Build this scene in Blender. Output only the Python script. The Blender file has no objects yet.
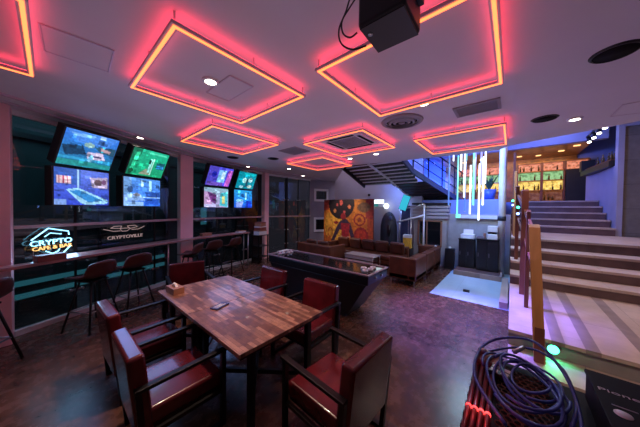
import bpy, bmesh, math, random
from mathutils import Vector, Matrix, Euler
random.seed(4)
S = bpy.context.scene
COL = S.collection
PI = math.pi
R = math.radians

# ------------------------------------------------------------------ materials
def rgb(h):
    h = h.lstrip('#')
    return tuple((lambda c: c/12.92 if c <= .04045 else ((c+.055)/1.055)**2.4)(int(h[i:i+2], 16)/255) for i in (0, 2, 4))

def mat(name, base, rough=.5, metal=0., var=.12, scale=6., bump=0., spec=.5, coat=0., stretch=None):
    m = bpy.data.materials.new(name); m.use_nodes = True
    nt = m.node_tree; b = nt.nodes['Principled BSDF']
    b.inputs['Roughness'].default_value = rough
    b.inputs['Metallic'].default_value = metal
    b.inputs['Specular IOR Level'].default_value = spec
    b.inputs['Coat Weight'].default_value = coat
    tc = nt.nodes.new('ShaderNodeTexCoord'); n = nt.nodes.new('ShaderNodeTexNoise')
    n.inputs['Scale'].default_value = scale; n.inputs['Detail'].default_value = 5
    if stretch:
        mp = nt.nodes.new('ShaderNodeMapping'); mp.inputs['Scale'].default_value = stretch
        nt.links.new(tc.outputs['Object'], mp.inputs[0]); nt.links.new(mp.outputs[0], n.inputs['Vector'])
    else:
        nt.links.new(tc.outputs['Object'], n.inputs['Vector'])
    cr = nt.nodes.new('ShaderNodeValToRGB')
    cr.color_ramp.elements[0].position = .3; cr.color_ramp.elements[1].position = .7
    cr.color_ramp.elements[0].color = (*[c*(1-var) for c in base], 1)
    cr.color_ramp.elements[1].color = (*[min(1, c*(1+var)) for c in base], 1)
    nt.links.new(n.outputs['Fac'], cr.inputs[0]); nt.links.new(cr.outputs[0], b.inputs['Base Color'])
    if bump:
        bp = nt.nodes.new('ShaderNodeBump'); bp.inputs['Strength'].default_value = bump
        bp.inputs['Distance'].default_value = .01
        nt.links.new(n.outputs['Fac'], bp.inputs['Height']); nt.links.new(bp.outputs[0], b.inputs['Normal'])
    return m

def emis(name, col, st, base=(.02, .02, .02)):
    m = bpy.data.materials.new(name); m.use_nodes = True
    b = m.node_tree.nodes['Principled BSDF']
    b.inputs['Base Color'].default_value = (*base, 1)
    b.inputs['Emission Color'].default_value = (*col, 1)
    b.inputs['Emission Strength'].default_value = st
    return m

def brickmat(name, c1, c2, mortar, bw, bh, ms=.01, rough=.4, offset=.5, nscale=3., ncol=.5, coords='Object', rot=(0, 0, 0), scale=1., bias=0., coat=0., bump=.3, rv=.1):
    m = bpy.data.materials.new(name); m.use_nodes = True
    nt = m.node_tree; b = nt.nodes['Principled BSDF']
    b.inputs['Coat Weight'].default_value = coat
    tc = nt.nodes.new('ShaderNodeTexCoord'); mp = nt.nodes.new('ShaderNodeMapping')
    mp.inputs['Rotation'].default_value = rot
    nt.links.new(tc.outputs[coords], mp.inputs[0])
    br = nt.nodes.new('ShaderNodeTexBrick'); br.offset = offset
    br.inputs['Color1'].default_value = (*c1, 1); br.inputs['Color2'].default_value = (*c2, 1)
    br.inputs['Mortar'].default_value = (*mortar, 1); br.inputs['Scale'].default_value = scale
    br.inputs['Mortar Size'].default_value = ms; br.inputs['Brick Width'].default_value = bw
    br.inputs['Row Height'].default_value = bh; br.inputs['Bias'].default_value = bias
    nt.links.new(mp.outputs[0], br.inputs['Vector'])
    n = nt.nodes.new('ShaderNodeTexNoise'); n.inputs['Scale'].default_value = nscale; n.inputs['Detail'].default_value = 7
    n.inputs['Roughness'].default_value = .65
    nt.links.new(mp.outputs[0], n.inputs['Vector'])
    rm = nt.nodes.new('ShaderNodeMapRange'); rm.inputs['From Min'].default_value = .25; rm.inputs['From Max'].default_value = .75
    rm.inputs['To Min'].default_value = 1-ncol; rm.inputs['To Max'].default_value = 1+ncol
    nt.links.new(n.outputs['Fac'], rm.inputs['Value'])
    mx = nt.nodes.new('ShaderNodeMix'); mx.data_type = 'RGBA'; mx.blend_type = 'MULTIPLY'; mx.inputs['Factor'].default_value = 1
    nt.links.new(br.outputs['Color'], mx.inputs['A']); nt.links.new(rm.outputs[0], mx.inputs['B'])
    nt.links.new(mx.outputs['Result'], b.inputs['Base Color'])
    rr = nt.nodes.new('ShaderNodeMapRange'); rr.inputs['To Min'].default_value = max(.05, rough-rv); rr.inputs['To Max'].default_value = rough+rv
    nt.links.new(n.outputs['Fac'], rr.inputs['Value']); nt.links.new(rr.outputs[0], b.inputs['Roughness'])
    bp = nt.nodes.new('ShaderNodeBump'); bp.inputs['Strength'].default_value = bump; bp.inputs['Distance'].default_value = .004
    nt.links.new(br.outputs['Fac'], bp.inputs['Height']); bp.invert = True
    nt.links.new(bp.outputs[0], b.inputs['Normal'])
    return m

def emisv(name, col, st, scale=9.):
    m = emis(name, col, st); nt = m.node_tree; b = nt.nodes['Principled BSDF']
    tc = nt.nodes.new('ShaderNodeTexCoord'); n = nt.nodes.new('ShaderNodeTexNoise'); n.inputs['Scale'].default_value = scale
    nt.links.new(tc.outputs['Object'], n.inputs['Vector'])
    cr = nt.nodes.new('ShaderNodeValToRGB'); e = cr.color_ramp.elements
    e[0].position = .32; e[0].color = (*[c*.35 for c in col], 1); e[1].position = .68; e[1].color = (*[min(1, c+.14) for c in col], 1)
    e2 = e.new(.5); e2.color = (*col, 1)
    nt.links.new(n.outputs['Fac'], cr.inputs[0]); nt.links.new(cr.outputs[0], b.inputs['Emission Color'])
    return m

def glassmat(name, tint, gl=.16, rough=.02):
    m = bpy.data.materials.new(name); m.use_nodes = True
    nt = m.node_tree; nt.nodes.remove(nt.nodes['Principled BSDF'])
    o = nt.nodes['Material Output']
    t = nt.nodes.new('ShaderNodeBsdfTransparent'); t.inputs[0].default_value = (*tint, 1)
    g = nt.nodes.new('ShaderNodeBsdfGlossy'); g.inputs['Roughness'].default_value = rough; g.inputs[0].default_value = (.9, .95, 1, 1)
    f = nt.nodes.new('ShaderNodeFresnel'); f.inputs[0].default_value = 1.5
    a = nt.nodes.new('ShaderNodeMath'); a.operation = 'ADD'; a.inputs[1].default_value = gl*.5; a.use_clamp = True
    nt.links.new(f.outputs[0], a.inputs[0])
    mx = nt.nodes.new('ShaderNodeMixShader')
    geo = nt.nodes.new('ShaderNodeNewGeometry'); inv = nt.nodes.new('ShaderNodeMath'); inv.operation = 'SUBTRACT'; inv.inputs[0].default_value = 1
    nt.links.new(geo.outputs['Backfacing'], inv.inputs[1])
    mul = nt.nodes.new('ShaderNodeMath'); mul.operation = 'MULTIPLY'
    nt.links.new(a.outputs[0], mul.inputs[0]); nt.links.new(inv.outputs[0], mul.inputs[1])
    nt.links.new(mul.outputs[0], mx.inputs[0]); nt.links.new(t.outputs[0], mx.inputs[1]); nt.links.new(g.outputs[0], mx.inputs[2])
    nt.links.new(mx.outputs[0], o.inputs[0])
    return m

def picmat(name, st, base_also=False):
    m = bpy.data.materials.new(name); m.use_nodes = True
    nt = m.node_tree; b = nt.nodes['Principled BSDF']
    a = nt.nodes.new('ShaderNodeAttribute'); a.attribute_name = 'pic'
    if st:
        b.inputs['Base Color'].default_value = (.01, .01, .01, 1); b.inputs['Roughness'].default_value = .2
        nt.links.new(a.outputs['Color'], b.inputs['Emission Color']); b.inputs['Emission Strength'].default_value = st
    else:
        nt.links.new(a.outputs['Color'], b.inputs['Base Color']); b.inputs['Roughness'].default_value = .6
    return m

M = {}
M['ceil'] = mat('ceiling_paint', (.70, .63, .67), .6, var=.04, scale=1.5)
M['floor'] = brickmat('brown_stone_tile', (.135, .060, .038), (.07, .032, .021), (.10, .055, .036), .45, .45, .006, .27, 0, 8., .7, coat=.0, bump=.2, rv=.05)
M['pale'] = brickmat('pale_floor_tile', (.40, .54, .68), (.36, .50, .64), (.3, .42, .55), .9, .9, .004, .35, 0, 2., .12)
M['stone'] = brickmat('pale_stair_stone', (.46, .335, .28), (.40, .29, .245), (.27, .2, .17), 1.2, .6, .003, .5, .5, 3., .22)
M['stripe_shade'] = mat('taupe_shadow_stripe', (.22, .155, .145), .5, var=.15, scale=6)  # darker stone tone for the shadow stripes on the wide tread
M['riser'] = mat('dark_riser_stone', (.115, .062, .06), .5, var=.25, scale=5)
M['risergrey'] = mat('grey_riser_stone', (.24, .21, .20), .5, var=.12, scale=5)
M['pillar'] = mat('rose_painted_concrete', (.95, .56, .60), .6, var=.06, scale=3)
M['white'] = mat('white_plaster', (.62, .56, .60), .7, var=.04, scale=3)
M['grey'] = mat('grey_plaster', (.30, .27, .30), .7, var=.05, scale=3)
M['beige'] = brickmat('beige_stone_cladding', (.42, .38, .36), (.37, .34, .32), (.3, .27, .26), 1.2, .5, .004, .6, .5, 5., .15)
M['lav'] = mat('lavender_plaster', (.33, .32, .46), .6, var=.06, scale=3)
M['conc'] = brickmat('concrete_panels', (.17, .15, .14), (.15, .135, .125), (.09, .08, .075), .62, .55, .006, .7, 0, 6., .25, rot=(PI/2, 0, PI/2))
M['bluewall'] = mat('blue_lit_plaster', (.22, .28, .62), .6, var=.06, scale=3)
M['black'] = mat('black_metal', (.016, .015, .016), .38, .6, var=.2)
M['blackp'] = mat('black_plastic', (.014, .013, .015), .45, var=.2)
M['matte'] = mat('matte_black', (.008, .008, .009), .6, var=.2, spec=.15)
M['blacks'] = mat('satin_black_panel', (.013, .012, .014), .34, var=.2)
M['leather'] = mat('oxblood_leather', (.105, .008, .012), .27, var=.35, scale=5, bump=.06, coat=.35)
M['brownl'] = mat('brown_leather', (.115, .036, .018), .36, var=.3, scale=5, bump=.06)
M['shell'] = mat('red_brown_shell', (.08, .02, .016), .42, var=.2, scale=5)
M['oak'] = mat('orange_oak', (.46, .20, .075), .45, var=.25, scale=9, stretch=(1, 1, .12))
M['darkoak'] = mat('dark_oak', (.16, .05, .03), .45, var=.25, scale=9, stretch=(1, 1, .12))
M['counter'] = mat('brown_counter_wood', (.36, .17, .15), .28, var=.3, scale=8, stretch=(.2, 1, 1), coat=.3)
M['plank'] = brickmat('reclaimed_plank_top', (.52, .27, .17), (.15, .058, .033), (.08, .03, .02), .23, .034, .001, .40, .37, 14., .55, bias=.28, rot=(0, 0, PI/2), coat=.15, bump=.15)
M['alu'] = mat('brushed_aluminium', (.55, .53, .55), .32, .9, var=.08)
M['railm'] = mat('rose_steel_rail', (.55, .40, .42), .35, .3, var=.08)
M['ledalu'] = mat('mauve_led_profile', (.60, .46, .54), .45, .2, var=.05)
M['vent'] = mat('vent_grey', (.30, .26, .29), .6, var=.06)
M['ventd'] = mat('vent_dark', (.012, .010, .011), .8, var=.1, spec=.1)
M['cream'] = mat('white_plastic', (.75, .74, .74), .4, var=.03)
M['gold'] = mat('amber_wood_panel', (.36, .13, .015), .35, var=.5, scale=5, coat=.2)
M['yellow'] = mat('yellow_card', (.8, .45, .05), .5, var=.2, scale=14)
M['cable'] = mat('blue_black_cable', (.04, .06, .30), .4, var=.2, scale=20)
M['blue'] = mat('navy_card', (.05, .055, .18), .5, var=.1)
M['redrod'] = mat('dark_red_rod', (.16, .012, .016), .3, var=.2)
M['box'] = mat('tan_box', (.34, .15, .085), .5, var=.12)
M['redbox'] = mat('dark_red_box', (.22, .045, .03), .5, var=.15)
M['paper'] = mat('white_paper', (.75, .68, .65), .8, var=.04)
M['blueplastic'] = mat('blue_planter_plastic', (.06, .12, .5), .4, var=.08)
M['leaf'] = mat('dark_leaf', (.03, .08, .04), .5, var=.3)
M['bottle'] = mat('dark_bottle_glass', (.12, .07, .02), .15, var=.3)
M['coral'] = mat('grey_slat_wood', (.42, .36, .36), .5, var=.15, scale=9, stretch=(1, .15, 1))
M['steelblue'] = mat('blue_steel_paint', (.05, .065, .16), .5, .1, var=.1)
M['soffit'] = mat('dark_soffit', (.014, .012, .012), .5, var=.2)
M['tread'] = mat('pale_tread_edge', (.74, .76, .80), .5, var=.1)
M['ext'] = mat('dark_exterior_wall', (.05, .06, .065), .7, var=.3, scale=1.2)
M['extteal'] = emis('teal_lit_strip', (.05, .22, .26), .75)
M['extwin'] = emis('dim_lit_window', (.9, .8, .5), .5)
M['glass'] = glassmat('facade_glass', (.55, .64, .68), .06)
M['clear'] = glassmat('clear_glass', (.82, .9, .95), .06)
M['blueglass'] = glassmat('blue_balustrade_glass', (.82, .88, 1), .0)
M['led'] = emis('red_led_strip', (1, .17, .045), 3.4)
M['ledtop'] = emis('red_led_uplight', (1, .05, .095), 5.5)
M['lamp'] = emis('warm_lamp', (1, .86, .7), 14)
M['lampw'] = emis('white_lamp', (1, .97, 1), 9)
M['neonb'] = emis('ice_blue_neon', (.28, .72, 1), 3.2)
M['neono'] = emis('amber_neon', (1, .55, .18), 1.7)
M['neonp'] = emis('faint_rose_neon', (.62, .42, .42), .55)
M['green'] = emis('green_spot', (.05, 1, .42), 9)
M['blueled'] = emis('blue_spot', (.2, .35, 1), 9)
M['redled'] = emis('red_dot', (1, .05, .05), 4)
M['tw'] = emis('white_tube', (.8, .88, 1), 2.4)
M['tb'] = emis('blue_tube', (.12, .28, .85), 1.0)
M['tg'] = emis('aqua_tube', (.2, .85, .75), 1.6)
M['tv_'] = emis('violet_tube', (.35, .35, 1), 1.6)
M['shelfr'] = emisv('red_shelf_light', (1, .30, .16), .85)
M['shelfg'] = emisv('green_shelf_light', (.38, .75, .30), .75)
M['shelfy'] = emisv('yellow_shelf_light', (1, .66, .12), 1.1)
M['shelfb'] = emisv('amber_shelf_light', (.5, .14, .02), .35)
M['cyan'] = emis('cyan_screen', (.03, .55, .75), .9)
M['coldpanel'] = emis('cold_white_panel', (.8, .93, 1), 3)
M['pic'] = picmat('painted_canvas', 0)
M['tvpic'] = picmat('screen_picture', 1.05)

# ------------------------------------------------------------------ mesh builder
class MB:
    def __init__(s): s.v = []; s.f = []; s.sm = []
    def add(s, vs, fs, smooth=False):
        o = len(s.v); s.v += [tuple(v) for v in vs]
        for f in fs: s.f.append([i+o for i in f]); s.sm.append(smooth)
        return s
    def box(s, x0, x1, y0, y1, z0, z1, mtx=None):
        vs = [Vector(p) for p in ((x0, y0, z0), (x1, y0, z0), (x1, y1, z0), (x0, y1, z0), (x0, y0, z1), (x1, y0, z1), (x1, y1, z1), (x0, y1, z1))]
        if mtx: vs = [mtx @ v for v in vs]
        return s.add(vs, [(0, 3, 2, 1), (4, 5, 6, 7), (0, 1, 5, 4), (1, 2, 6, 5), (2, 3, 7, 6), (3, 0, 4, 7)])
    def loft(s, lo, hi):  # two quads (4 pts each) -> solid
        return s.add(list(lo)+list(hi), [(0, 3, 2, 1), (4, 5, 6, 7), (0, 1, 5, 4), (1, 2, 6, 5), (2, 3, 7, 6), (3, 0, 4, 7)])
    def bar(s, a, b, w, h=None, up=(0, 0, 1)):
        a = Vector(a); b = Vector(b); h = h or w; d = (b-a).normalized(); u = Vector(up)
        if abs(d.dot(u)) > .99: u = Vector((1, 0, 0))
        r = d.cross(u).normalized(); u = r.cross(d)
        q = lambda p: [p-r*w/2-u*h/2, p+r*w/2-u*h/2, p+r*w/2+u*h/2, p-r*w/2+u*h/2]
        return s.add(q(a)+q(b), [(0, 1, 2, 3), (7, 6, 5, 4), (0, 4, 5, 1), (1, 5, 6, 2), (2, 6, 7, 3), (3, 7, 4, 0)])
    def tube(s, pts, r, n=8, closed=False):
        P = [Vector(p) for p in pts]; k = len(P); rings = []
        rr = r if isinstance(r, (list, tuple)) else [r]*k
        prev = None
        for i in range(k):
            t = ((P[(i+1) % k] if closed or i < k-1 else P[i]) - (P[i-1] if closed or i > 0 else P[i])).normalized()
            if prev is None:
                a = Vector((0, 0, 1)) if abs(t.z) < .9 else Vector((1, 0, 0))
                u = t.cross(a).normalized()
            else: u = (prev - t*prev.dot(t)).normalized()
            prev = u; w = t.cross(u)
            rings.append([P[i]+(u*math.cos(2*PI*j/n)+w*math.sin(2*PI*j/n))*rr[i] for j in range(n)])
        vs = [v for q in rings for v in q]; fs = []
        for i in range(k if closed else k-1):
            a = i*n; b = ((i+1) % k)*n
            for j in range(n): fs.append((a+j, a+(j+1) % n, b+(j+1) % n, b+j))
        s.add(vs, fs, True)
        if not closed:
            o = len(s.v)-len(vs)
            s.f.append([o+j for j in range(n)][::-1]); s.sm.append(False)
            s.f.append([o+(k-1)*n+j for j in range(n)]); s.sm.append(False)
        return s
    def lathe(s, prof, c=(0, 0, 0), n=24, mtx=None, ring=False):
        vs = []; fs = []
        for r, z in prof:
            for j in range(n):
                v = Vector((c[0]+r*math.cos(2*PI*j/n), c[1]+r*math.sin(2*PI*j/n), c[2]+z))
                vs.append(mtx @ v if mtx else v)
        for i in range(len(prof)-1):
            for j in range(n): fs.append((i*n+j, i*n+(j+1) % n, (i+1)*n+(j+1) % n, (i+1)*n+j))
        if ring:
            k = len(prof)-1
            for j in range(n): fs.append((k*n+j, k*n+(j+1) % n, (j+1) % n, j))
        else:
            fs.append(tuple(range(n))[::-1]); fs.append(tuple((len(prof)-1)*n+j for j in range(n)))
        return s.add(vs, fs, True)
    def prism(s, poly, z0, z1):
        n = len(poly)
        vs = [(x, y, z0) for x, y in poly]+[(x, y, z1) for x, y in poly]
        fs = [tuple(range(n))[::-1], tuple(range(n, 2*n))]+[(i, (i+1) % n, n+(i+1) % n, n+i) for i in range(n)]
        return s.add(vs, fs)
    def extrude(s, poly, vec):  # 3d polygon along a vector
        n = len(poly); vec = Vector(vec)
        vs = [Vector(p) for p in poly]+[Vector(p)+vec for p in poly]
        fs = [tuple(range(n))[::-1], tuple(range(n, 2*n))]+[(i, (i+1) % n, n+(i+1) % n, n+i) for i in range(n)]
        return s.add(vs, fs)
    def build(s, name, m, parent=None, bev=0, seg=2, loc=None, rot=None):
        me = bpy.data.meshes.new(name); me.from_pydata(s.v, [], s.f)
        me.polygons.foreach_set('use_smooth', s.sm)
        bm = bmesh.new(); bm.from_mesh(me); bmesh.ops.recalc_face_normals(bm, faces=bm.faces); bm.to_mesh(me); bm.free()
        me.materials.append(m); me.update()
        o = bpy.data.objects.new(name, me); COL.objects.link(o)
        if parent: o.parent = parent
        if loc: o.location = loc
        if rot: o.rotation_euler = rot
        if bev:
            b = o.modifiers.new('bevel', 'BEVEL'); b.width = bev; b.segments = seg; b.limit_method = 'ANGLE'; b.angle_limit = R(40)
            for p in me.polygons: p.use_smooth = True
            w = o.modifiers.new('wn', 'WEIGHTED_NORMAL'); w.keep_sharp = True
        return o

def tag(o, label=None, cat=None, group=None, kind=None):
    if label: o['label'] = label
    if cat: o['category'] = cat
    if group: o['group'] = group
    if kind: o['kind'] = kind
    return o
def thing(name, label, cat, loc=(0, 0, 0), rz=0, group=None):
    o = bpy.data.objects.new(name, None); COL.objects.link(o); o.empty_display_size = .1
    o.location = loc; o.rotation_euler = (0, 0, rz)
    return tag(o, label, cat, group)
def struct(name, mb, m, parent=None, bev=0):
    o = mb.build(name, m, parent, bev)
    if not parent: o['kind'] = 'structure'
    return o
def dup(root, loc=None, rz=None, label=None, group=None):
    r = root.copy(); COL.objects.link(r)
    if loc: r.location = loc
    if rz is not None: r.rotation_euler = (0, 0, rz)
    if label: r['label'] = label
    if group: r['group'] = group
    for ch in list(root.children):
        c = ch.copy(); COL.objects.link(c); c.parent = r
        for g in list(ch.children):
            d = g.copy(); COL.objects.link(d); d.parent = c
    return r
def text(name, body, size, m, parent, mtx, ext=.004, width=None):
    cu = bpy.data.curves.new(name, 'FONT'); cu.body = body; cu.size = size; cu.extrude = ext
    cu.align_x = 'CENTER'; cu.align_y = 'CENTER'; cu.resolution_u = 3
    t = bpy.data.objects.new(name+'_tmp', cu); COL.objects.link(t)
    dg = bpy.context.evaluated_depsgraph_get()
    me = bpy.data.meshes.new_from_object(t.evaluated_get(dg)); bpy.data.objects.remove(t); bpy.data.curves.remove(cu)
    if width:
        w = max(v.co.x for v in me.vertices)-min(v.co.x for v in me.vertices)
        for v in me.vertices: v.co.x *= width/w
    me.transform(mtx); me.materials.clear(); me.materials.append(m); me.name = name
    o = bpy.data.objects.new(name, me); COL.objects.link(o); o.parent = parent
    return o
def picture(name, TL, TR, BR, BL, nx, ny, ops, m, parent):
    """flat picture: grid of coloured cells between four corners"""
    TL, TR, BR, BL = map(Vector, (TL, TR, BR, BL)); vs = []; fs = []; cols = []
    def inpoly(x, y, P):
        c = False; j = len(P)-1
        for i in range(len(P)):
            if (P[i][1] > y) != (P[j][1] > y) and x < (P[j][0]-P[i][0])*(y-P[i][1])/(P[j][1]-P[i][1])+P[i][0]: c = not c
            j = i
        return c
    for j in range(ny+1):
        for i in range(nx+1):
            u = i/nx; v = j/ny
            vs.append(TL*(1-u)*(1-v)+TR*u*(1-v)+BR*u*v+BL*(1-u)*v)
            c = (0, 0, 0)
            for op in ops:
                k = op[0]
                if k == 'g': c = tuple(op[1][q]*(1-v)+op[2][q]*v for q in range(3))
                elif k == 'r' and op[1] <= u <= op[3] and op[2] <= v <= op[4]: c = op[5]
                elif k == 'c' and ((u-op[1])/op[3])**2+((v-op[2])/op[4])**2 < 1: c = op[5]
                elif k == 'o' and .7 < ((u-op[1])/op[3])**2+((v-op[2])/op[4])**2 < 1.25: c = op[5]
                elif k == 'p' and inpoly(u, v, op[1]): c = op[2]
                elif k == 'm' and op[1] <= u <= op[3] and op[2] <= v <= op[4]: c = tuple(q*op[5] for q in c)
                elif k == 'n':
                    random.seed(int(i*op[2])*131+int(j*op[2])*977+7); f = 1+op[1]*(random.random()*2-1); c = tuple(q*f for q in c)
            cols.append(c)
    for j in range(ny):
        for i in range(nx):
            a = j*(nx+1)+i; fs.append((a, a+nx+1, a+nx+2, a+1))
    me = bpy.data.meshes.new(name); me.from_pydata(vs, [], fs); me.materials.append(m)
    at = me.color_attributes.new('pic', 'FLOAT_COLOR', 'POINT')
    for i, c in enumerate(cols): at.data[i].color = (*[q**1.15 for q in c], 1)
    o = bpy.data.objects.new(name, me); COL.objects.link(o); o.parent = parent
    return o
def light(name, kind, loc, energy, col, size=.2, rot=None, target=None, spot=None, sy=None, blend=.6):
    l = bpy.data.lights.new(name, kind); l.energy = energy; l.color = col
    if kind == 'AREA':
        l.size = size
        if sy: l.shape = 'RECTANGLE'; l.size_y = sy
    else: l.shadow_soft_size = size
    if spot: l.spot_size = R(spot); l.spot_blend = blend
    o = bpy.data.objects.new(name, l); COL.objects.link(o); o.location = loc
    if target is not None: o.rotation_euler = (Vector(target)-Vector(loc)).to_track_quat('-Z', 'Y').to_euler()
    elif rot: o.rotation_euler = rot
    return o

# ------------------------------------------------------------------ camera
EYE = Vector((0, 0, 1.75))
yaw, pit, rol = R(49.92), R(-1.07), R(.7253)
F_ = Vector((math.sin(yaw)*math.cos(pit), math.cos(yaw)*math.cos(pit), math.sin(pit)))
R0 = Vector((math.cos(yaw), -math.sin(yaw), 0)); U0 = R0.cross(F_)
R_ = R0*math.cos(rol)+U0*math.sin(rol); U_ = R_.cross(F_)
cam = bpy.data.cameras.new('camera'); cam.sensor_width = 36; cam.lens = 36*227.64/640; cam.clip_start = .05
co = bpy.data.objects.new('camera', cam); COL.objects.link(co)
co.matrix_world = Matrix(((R_.x, U_.x, -F_.x, EYE.x), (R_.y, U_.y, -F_.y, EYE.y), (R_.z, U_.z, -F_.z, EYE.z), (0, 0, 0, 1)))
S.camera = co

# ------------------------------------------------------------------ facade frame of reference
FA, FB, FC, FD = Vector((-.3, 5.08)), Vector((2.22, 6.29)), Vector((4.95, 6.76)), Vector((7.15, 6.6))
SEG = [(FA, FB), (FB, FC), (FC, FD)]
def fac(k, s, off, z):
    P, Q = SEG[k]; u = (Q-P).normalized(); n = Vector((u.y, -u.x)); p = P+u*s+n*off
    return Vector((p.x, p.y, z))
def facmat(k, s, off, z):   # local x along the facade, local y up, local z into the room
    P, Q = SEG[k]; u = (Q-P).normalized(); n = Vector((u.y, -u.x)); o = fac(k, s, off, z)
    return Matrix(((u.x, 0, n.x, o.x), (u.y, 0, n.y, o.y), (0, 1, 0, o.z), (0, 0, 0, 1)))
SL = [(q-p).length for p, q in SEG]

# ------------------------------------------------------------------ room shell
CZ = 3.0
struct('floor', MB().prism([(-1.6, -2.6), (3.0, -2.6), (3.0, 0), (5.2, 0), (5.2, 1.3), (8.2, 1.3), (8.2, 6.06), (7.15, 6.66), (4.95, 6.82), (2.2, 6.35), (-.3, 5.14), (-1.6, 4.5)], -.12, 0), M['floor'])
struct('floor_pale', MB().prism([(5.2, 0), (8.2, 0), (8.2, 1.3), (5.2, 1.3)], -.12, 0), M['pale'])
struct('ceiling', MB().prism([(-1.6, -2.6), (4.84, -2.6), (5.16, -1.3), (5.63, .06), (5.9, .22), (5.74, 2.2), (5.47, 3.69), (8.2, 6.0), (8.2, 6.1), (7.15, 6.7), (4.95, 6.86), (2.2, 6.39), (-.3, 5.18), (-1.6, 4.55)], CZ, CZ+.35), M['ceil'])
# curtain-rail strips under the ceiling along the facade
for i, off in enumerate((.34, .62)):
    mb = MB()
    for k in (0, 1, 2): mb.bar(fac(k, -.5 if k == 0 else 0, off, CZ-.012), fac(k, SL[k], off, CZ-.012), .045, .022)
    struct('trim_%d' % (i+1), mb, M['ledalu'])
# back wall (mural / lounge) and the void above
struct('wall_back', MB().box(8.2, 8.35, 2.35, 6.1, 0, 5.6), M['white'])
struct('wall_lower', MB().box(8.2, 8.35, .02, 2.35, 0, 1.66), M['beige'])
# grey wall with two square niches of window
gw = Vector((8.2-7.15, 6.05-6.62)); gl = gw.length; gu = gw.normalized()
def gwm(s, off, z):
    n = Vector((gu.y, -gu.x)); p = Vector((7.15, 6.62))+gu*s+n*off
    return Matrix(((gu.x, 0, n.x, p.x), (gu.y, 0, n.y, p.y), (0, 1, 0, z), (0, 0, 0, 1)))
wz = [(.86, 1.31), (2.18, 2.54)]; ws = (.30, .78)
mb = MB(); m0 = gwm(0, 0, 0)
mb.box(0, ws[0], 0, CZ, -.12, 0, m0).box(ws[1], gl, 0, CZ, -.12, 0, m0)
mb.box(ws[0], ws[1], 0, wz[0][0], -.12, 0, m0).box(ws[0], ws[1], wz[0][1], wz[1][0], -.12, 0, m0).box(ws[0], ws[1], wz[1][1], CZ, -.12, 0, m0)
struct('wall_corner', mb, M['grey'])
for i, (a, b) in enumerate(wz):
    mb = MB(); t = .09
    mb.box(ws[0]-t, ws[1]+t, a-t, a, -.02, .03, m0).box(ws[0]-t, ws[1]+t, b, b+t, -.02, .03, m0).box(ws[0]-t, ws[0], a, b, -.02, .03, m0).box(ws[1], ws[1]+t, a, b, -.02, .03, m0)
    w = struct('window_%d' % (i+4), mb, M['cream'])
    MB().box(ws[0], ws[1], a, b, -.1, -.085, m0).build('pane', M['blacks'], w)
    mb = MB()
    for q in (1, 2): mb.box(ws[0]+(ws[1]-ws[0])*q/3-.01, ws[0]+(ws[1]-ws[0])*q/3+.01, a, b, -.08, -.06, m0)
    for q in (1, 2, 3): mb.box(ws[0], ws[1], a+(b-a)*q/4-.01, a+(b-a)*q/4+.01, -.08, -.06, m0)
    mb.build('glazing_bars', M['black'], w)
# facade windows
RAIL = 1.46
joints = [[.62, 1.95], [.85, 1.85], [.95, 1.55]]
for k in range(3):
    mb = MB(); a = -.9 if k == 0 else 0
    mb.bar(fac(k, a, .02, .035), fac(k, SL[k], .02, .035), .08, .07)
    mb.bar(fac(k, a, .02, CZ-.03), fac(k, SL[k], .02, CZ-.03), .07, .06)
    w = struct('window_%d' % (k+1), mb, M['cream'])
    MB().bar(fac(k, a, .05, RAIL), fac(k, SL[k], .05, RAIL), .05, .045).build('transom', M['railm'], w, .005)
    for j in ([a]+joints[k]):
        nx = ([x for x in joints[k] if x > j]+[SL[k]])[0]
        pm = facmat(k, 0, 0, 0)
        MB().box(j+.004, nx-.004, .06, CZ-.06, -.006, .006, pm).build('pane', M['glass'], w)
    mb = MB()
    for j in joints[k]:
        mb.bar(fac(k, j, .01, .06), fac(k, j, .01, CZ-.06), .018, .03)
    mb.build('glazing_joint', M['black'], w)
    mb = MB()
    for j in joints[k]:
        for z in (.42, .95, 2.1):
            mb.bar(fac(k, j-.07, .03, z), fac(k, j+.07, .03, z), .02, .02); mb.lathe([(.022, 0), (.022, .03)], n=10, mtx=facmat(k, j-.07, .02, z)); mb.lathe([(.022, 0), (.022, .03)], n=10, mtx=facmat(k, j+.07, .02, z))
    mb.build('glass_clamp', M['alu'], w)
MB().bar(fac(2, .95, .03, .05), fac(2, .95, .03, CZ-.05), .06, .08).build('mullion', M['black'], bpy.data.objects['window_3'])
# pillars
def pillar(n, poly, m): return struct(n, MB().prism(poly, 0, CZ), m, None, .008)
pillar('column_left', [(-.8, 4.76), (-.31, 4.76), (-.31, 5.06), (-.8, 5.06)], M['pillar'])
p = fac(0, SL[0]-.17, .14, 0); struct('column_middle', MB().box(p.x-.14, p.x+.14, p.y-.12, p.y+.1, 0, CZ, None), M['pillar'], None, .008)
p = fac(1, SL[1]-.04, .10, 0); struct('column_right', MB().box(p.x-.12, p.x+.06, p.y-.1, p.y+.1, 0, CZ, None), M['pillar'], None, .008)
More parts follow.
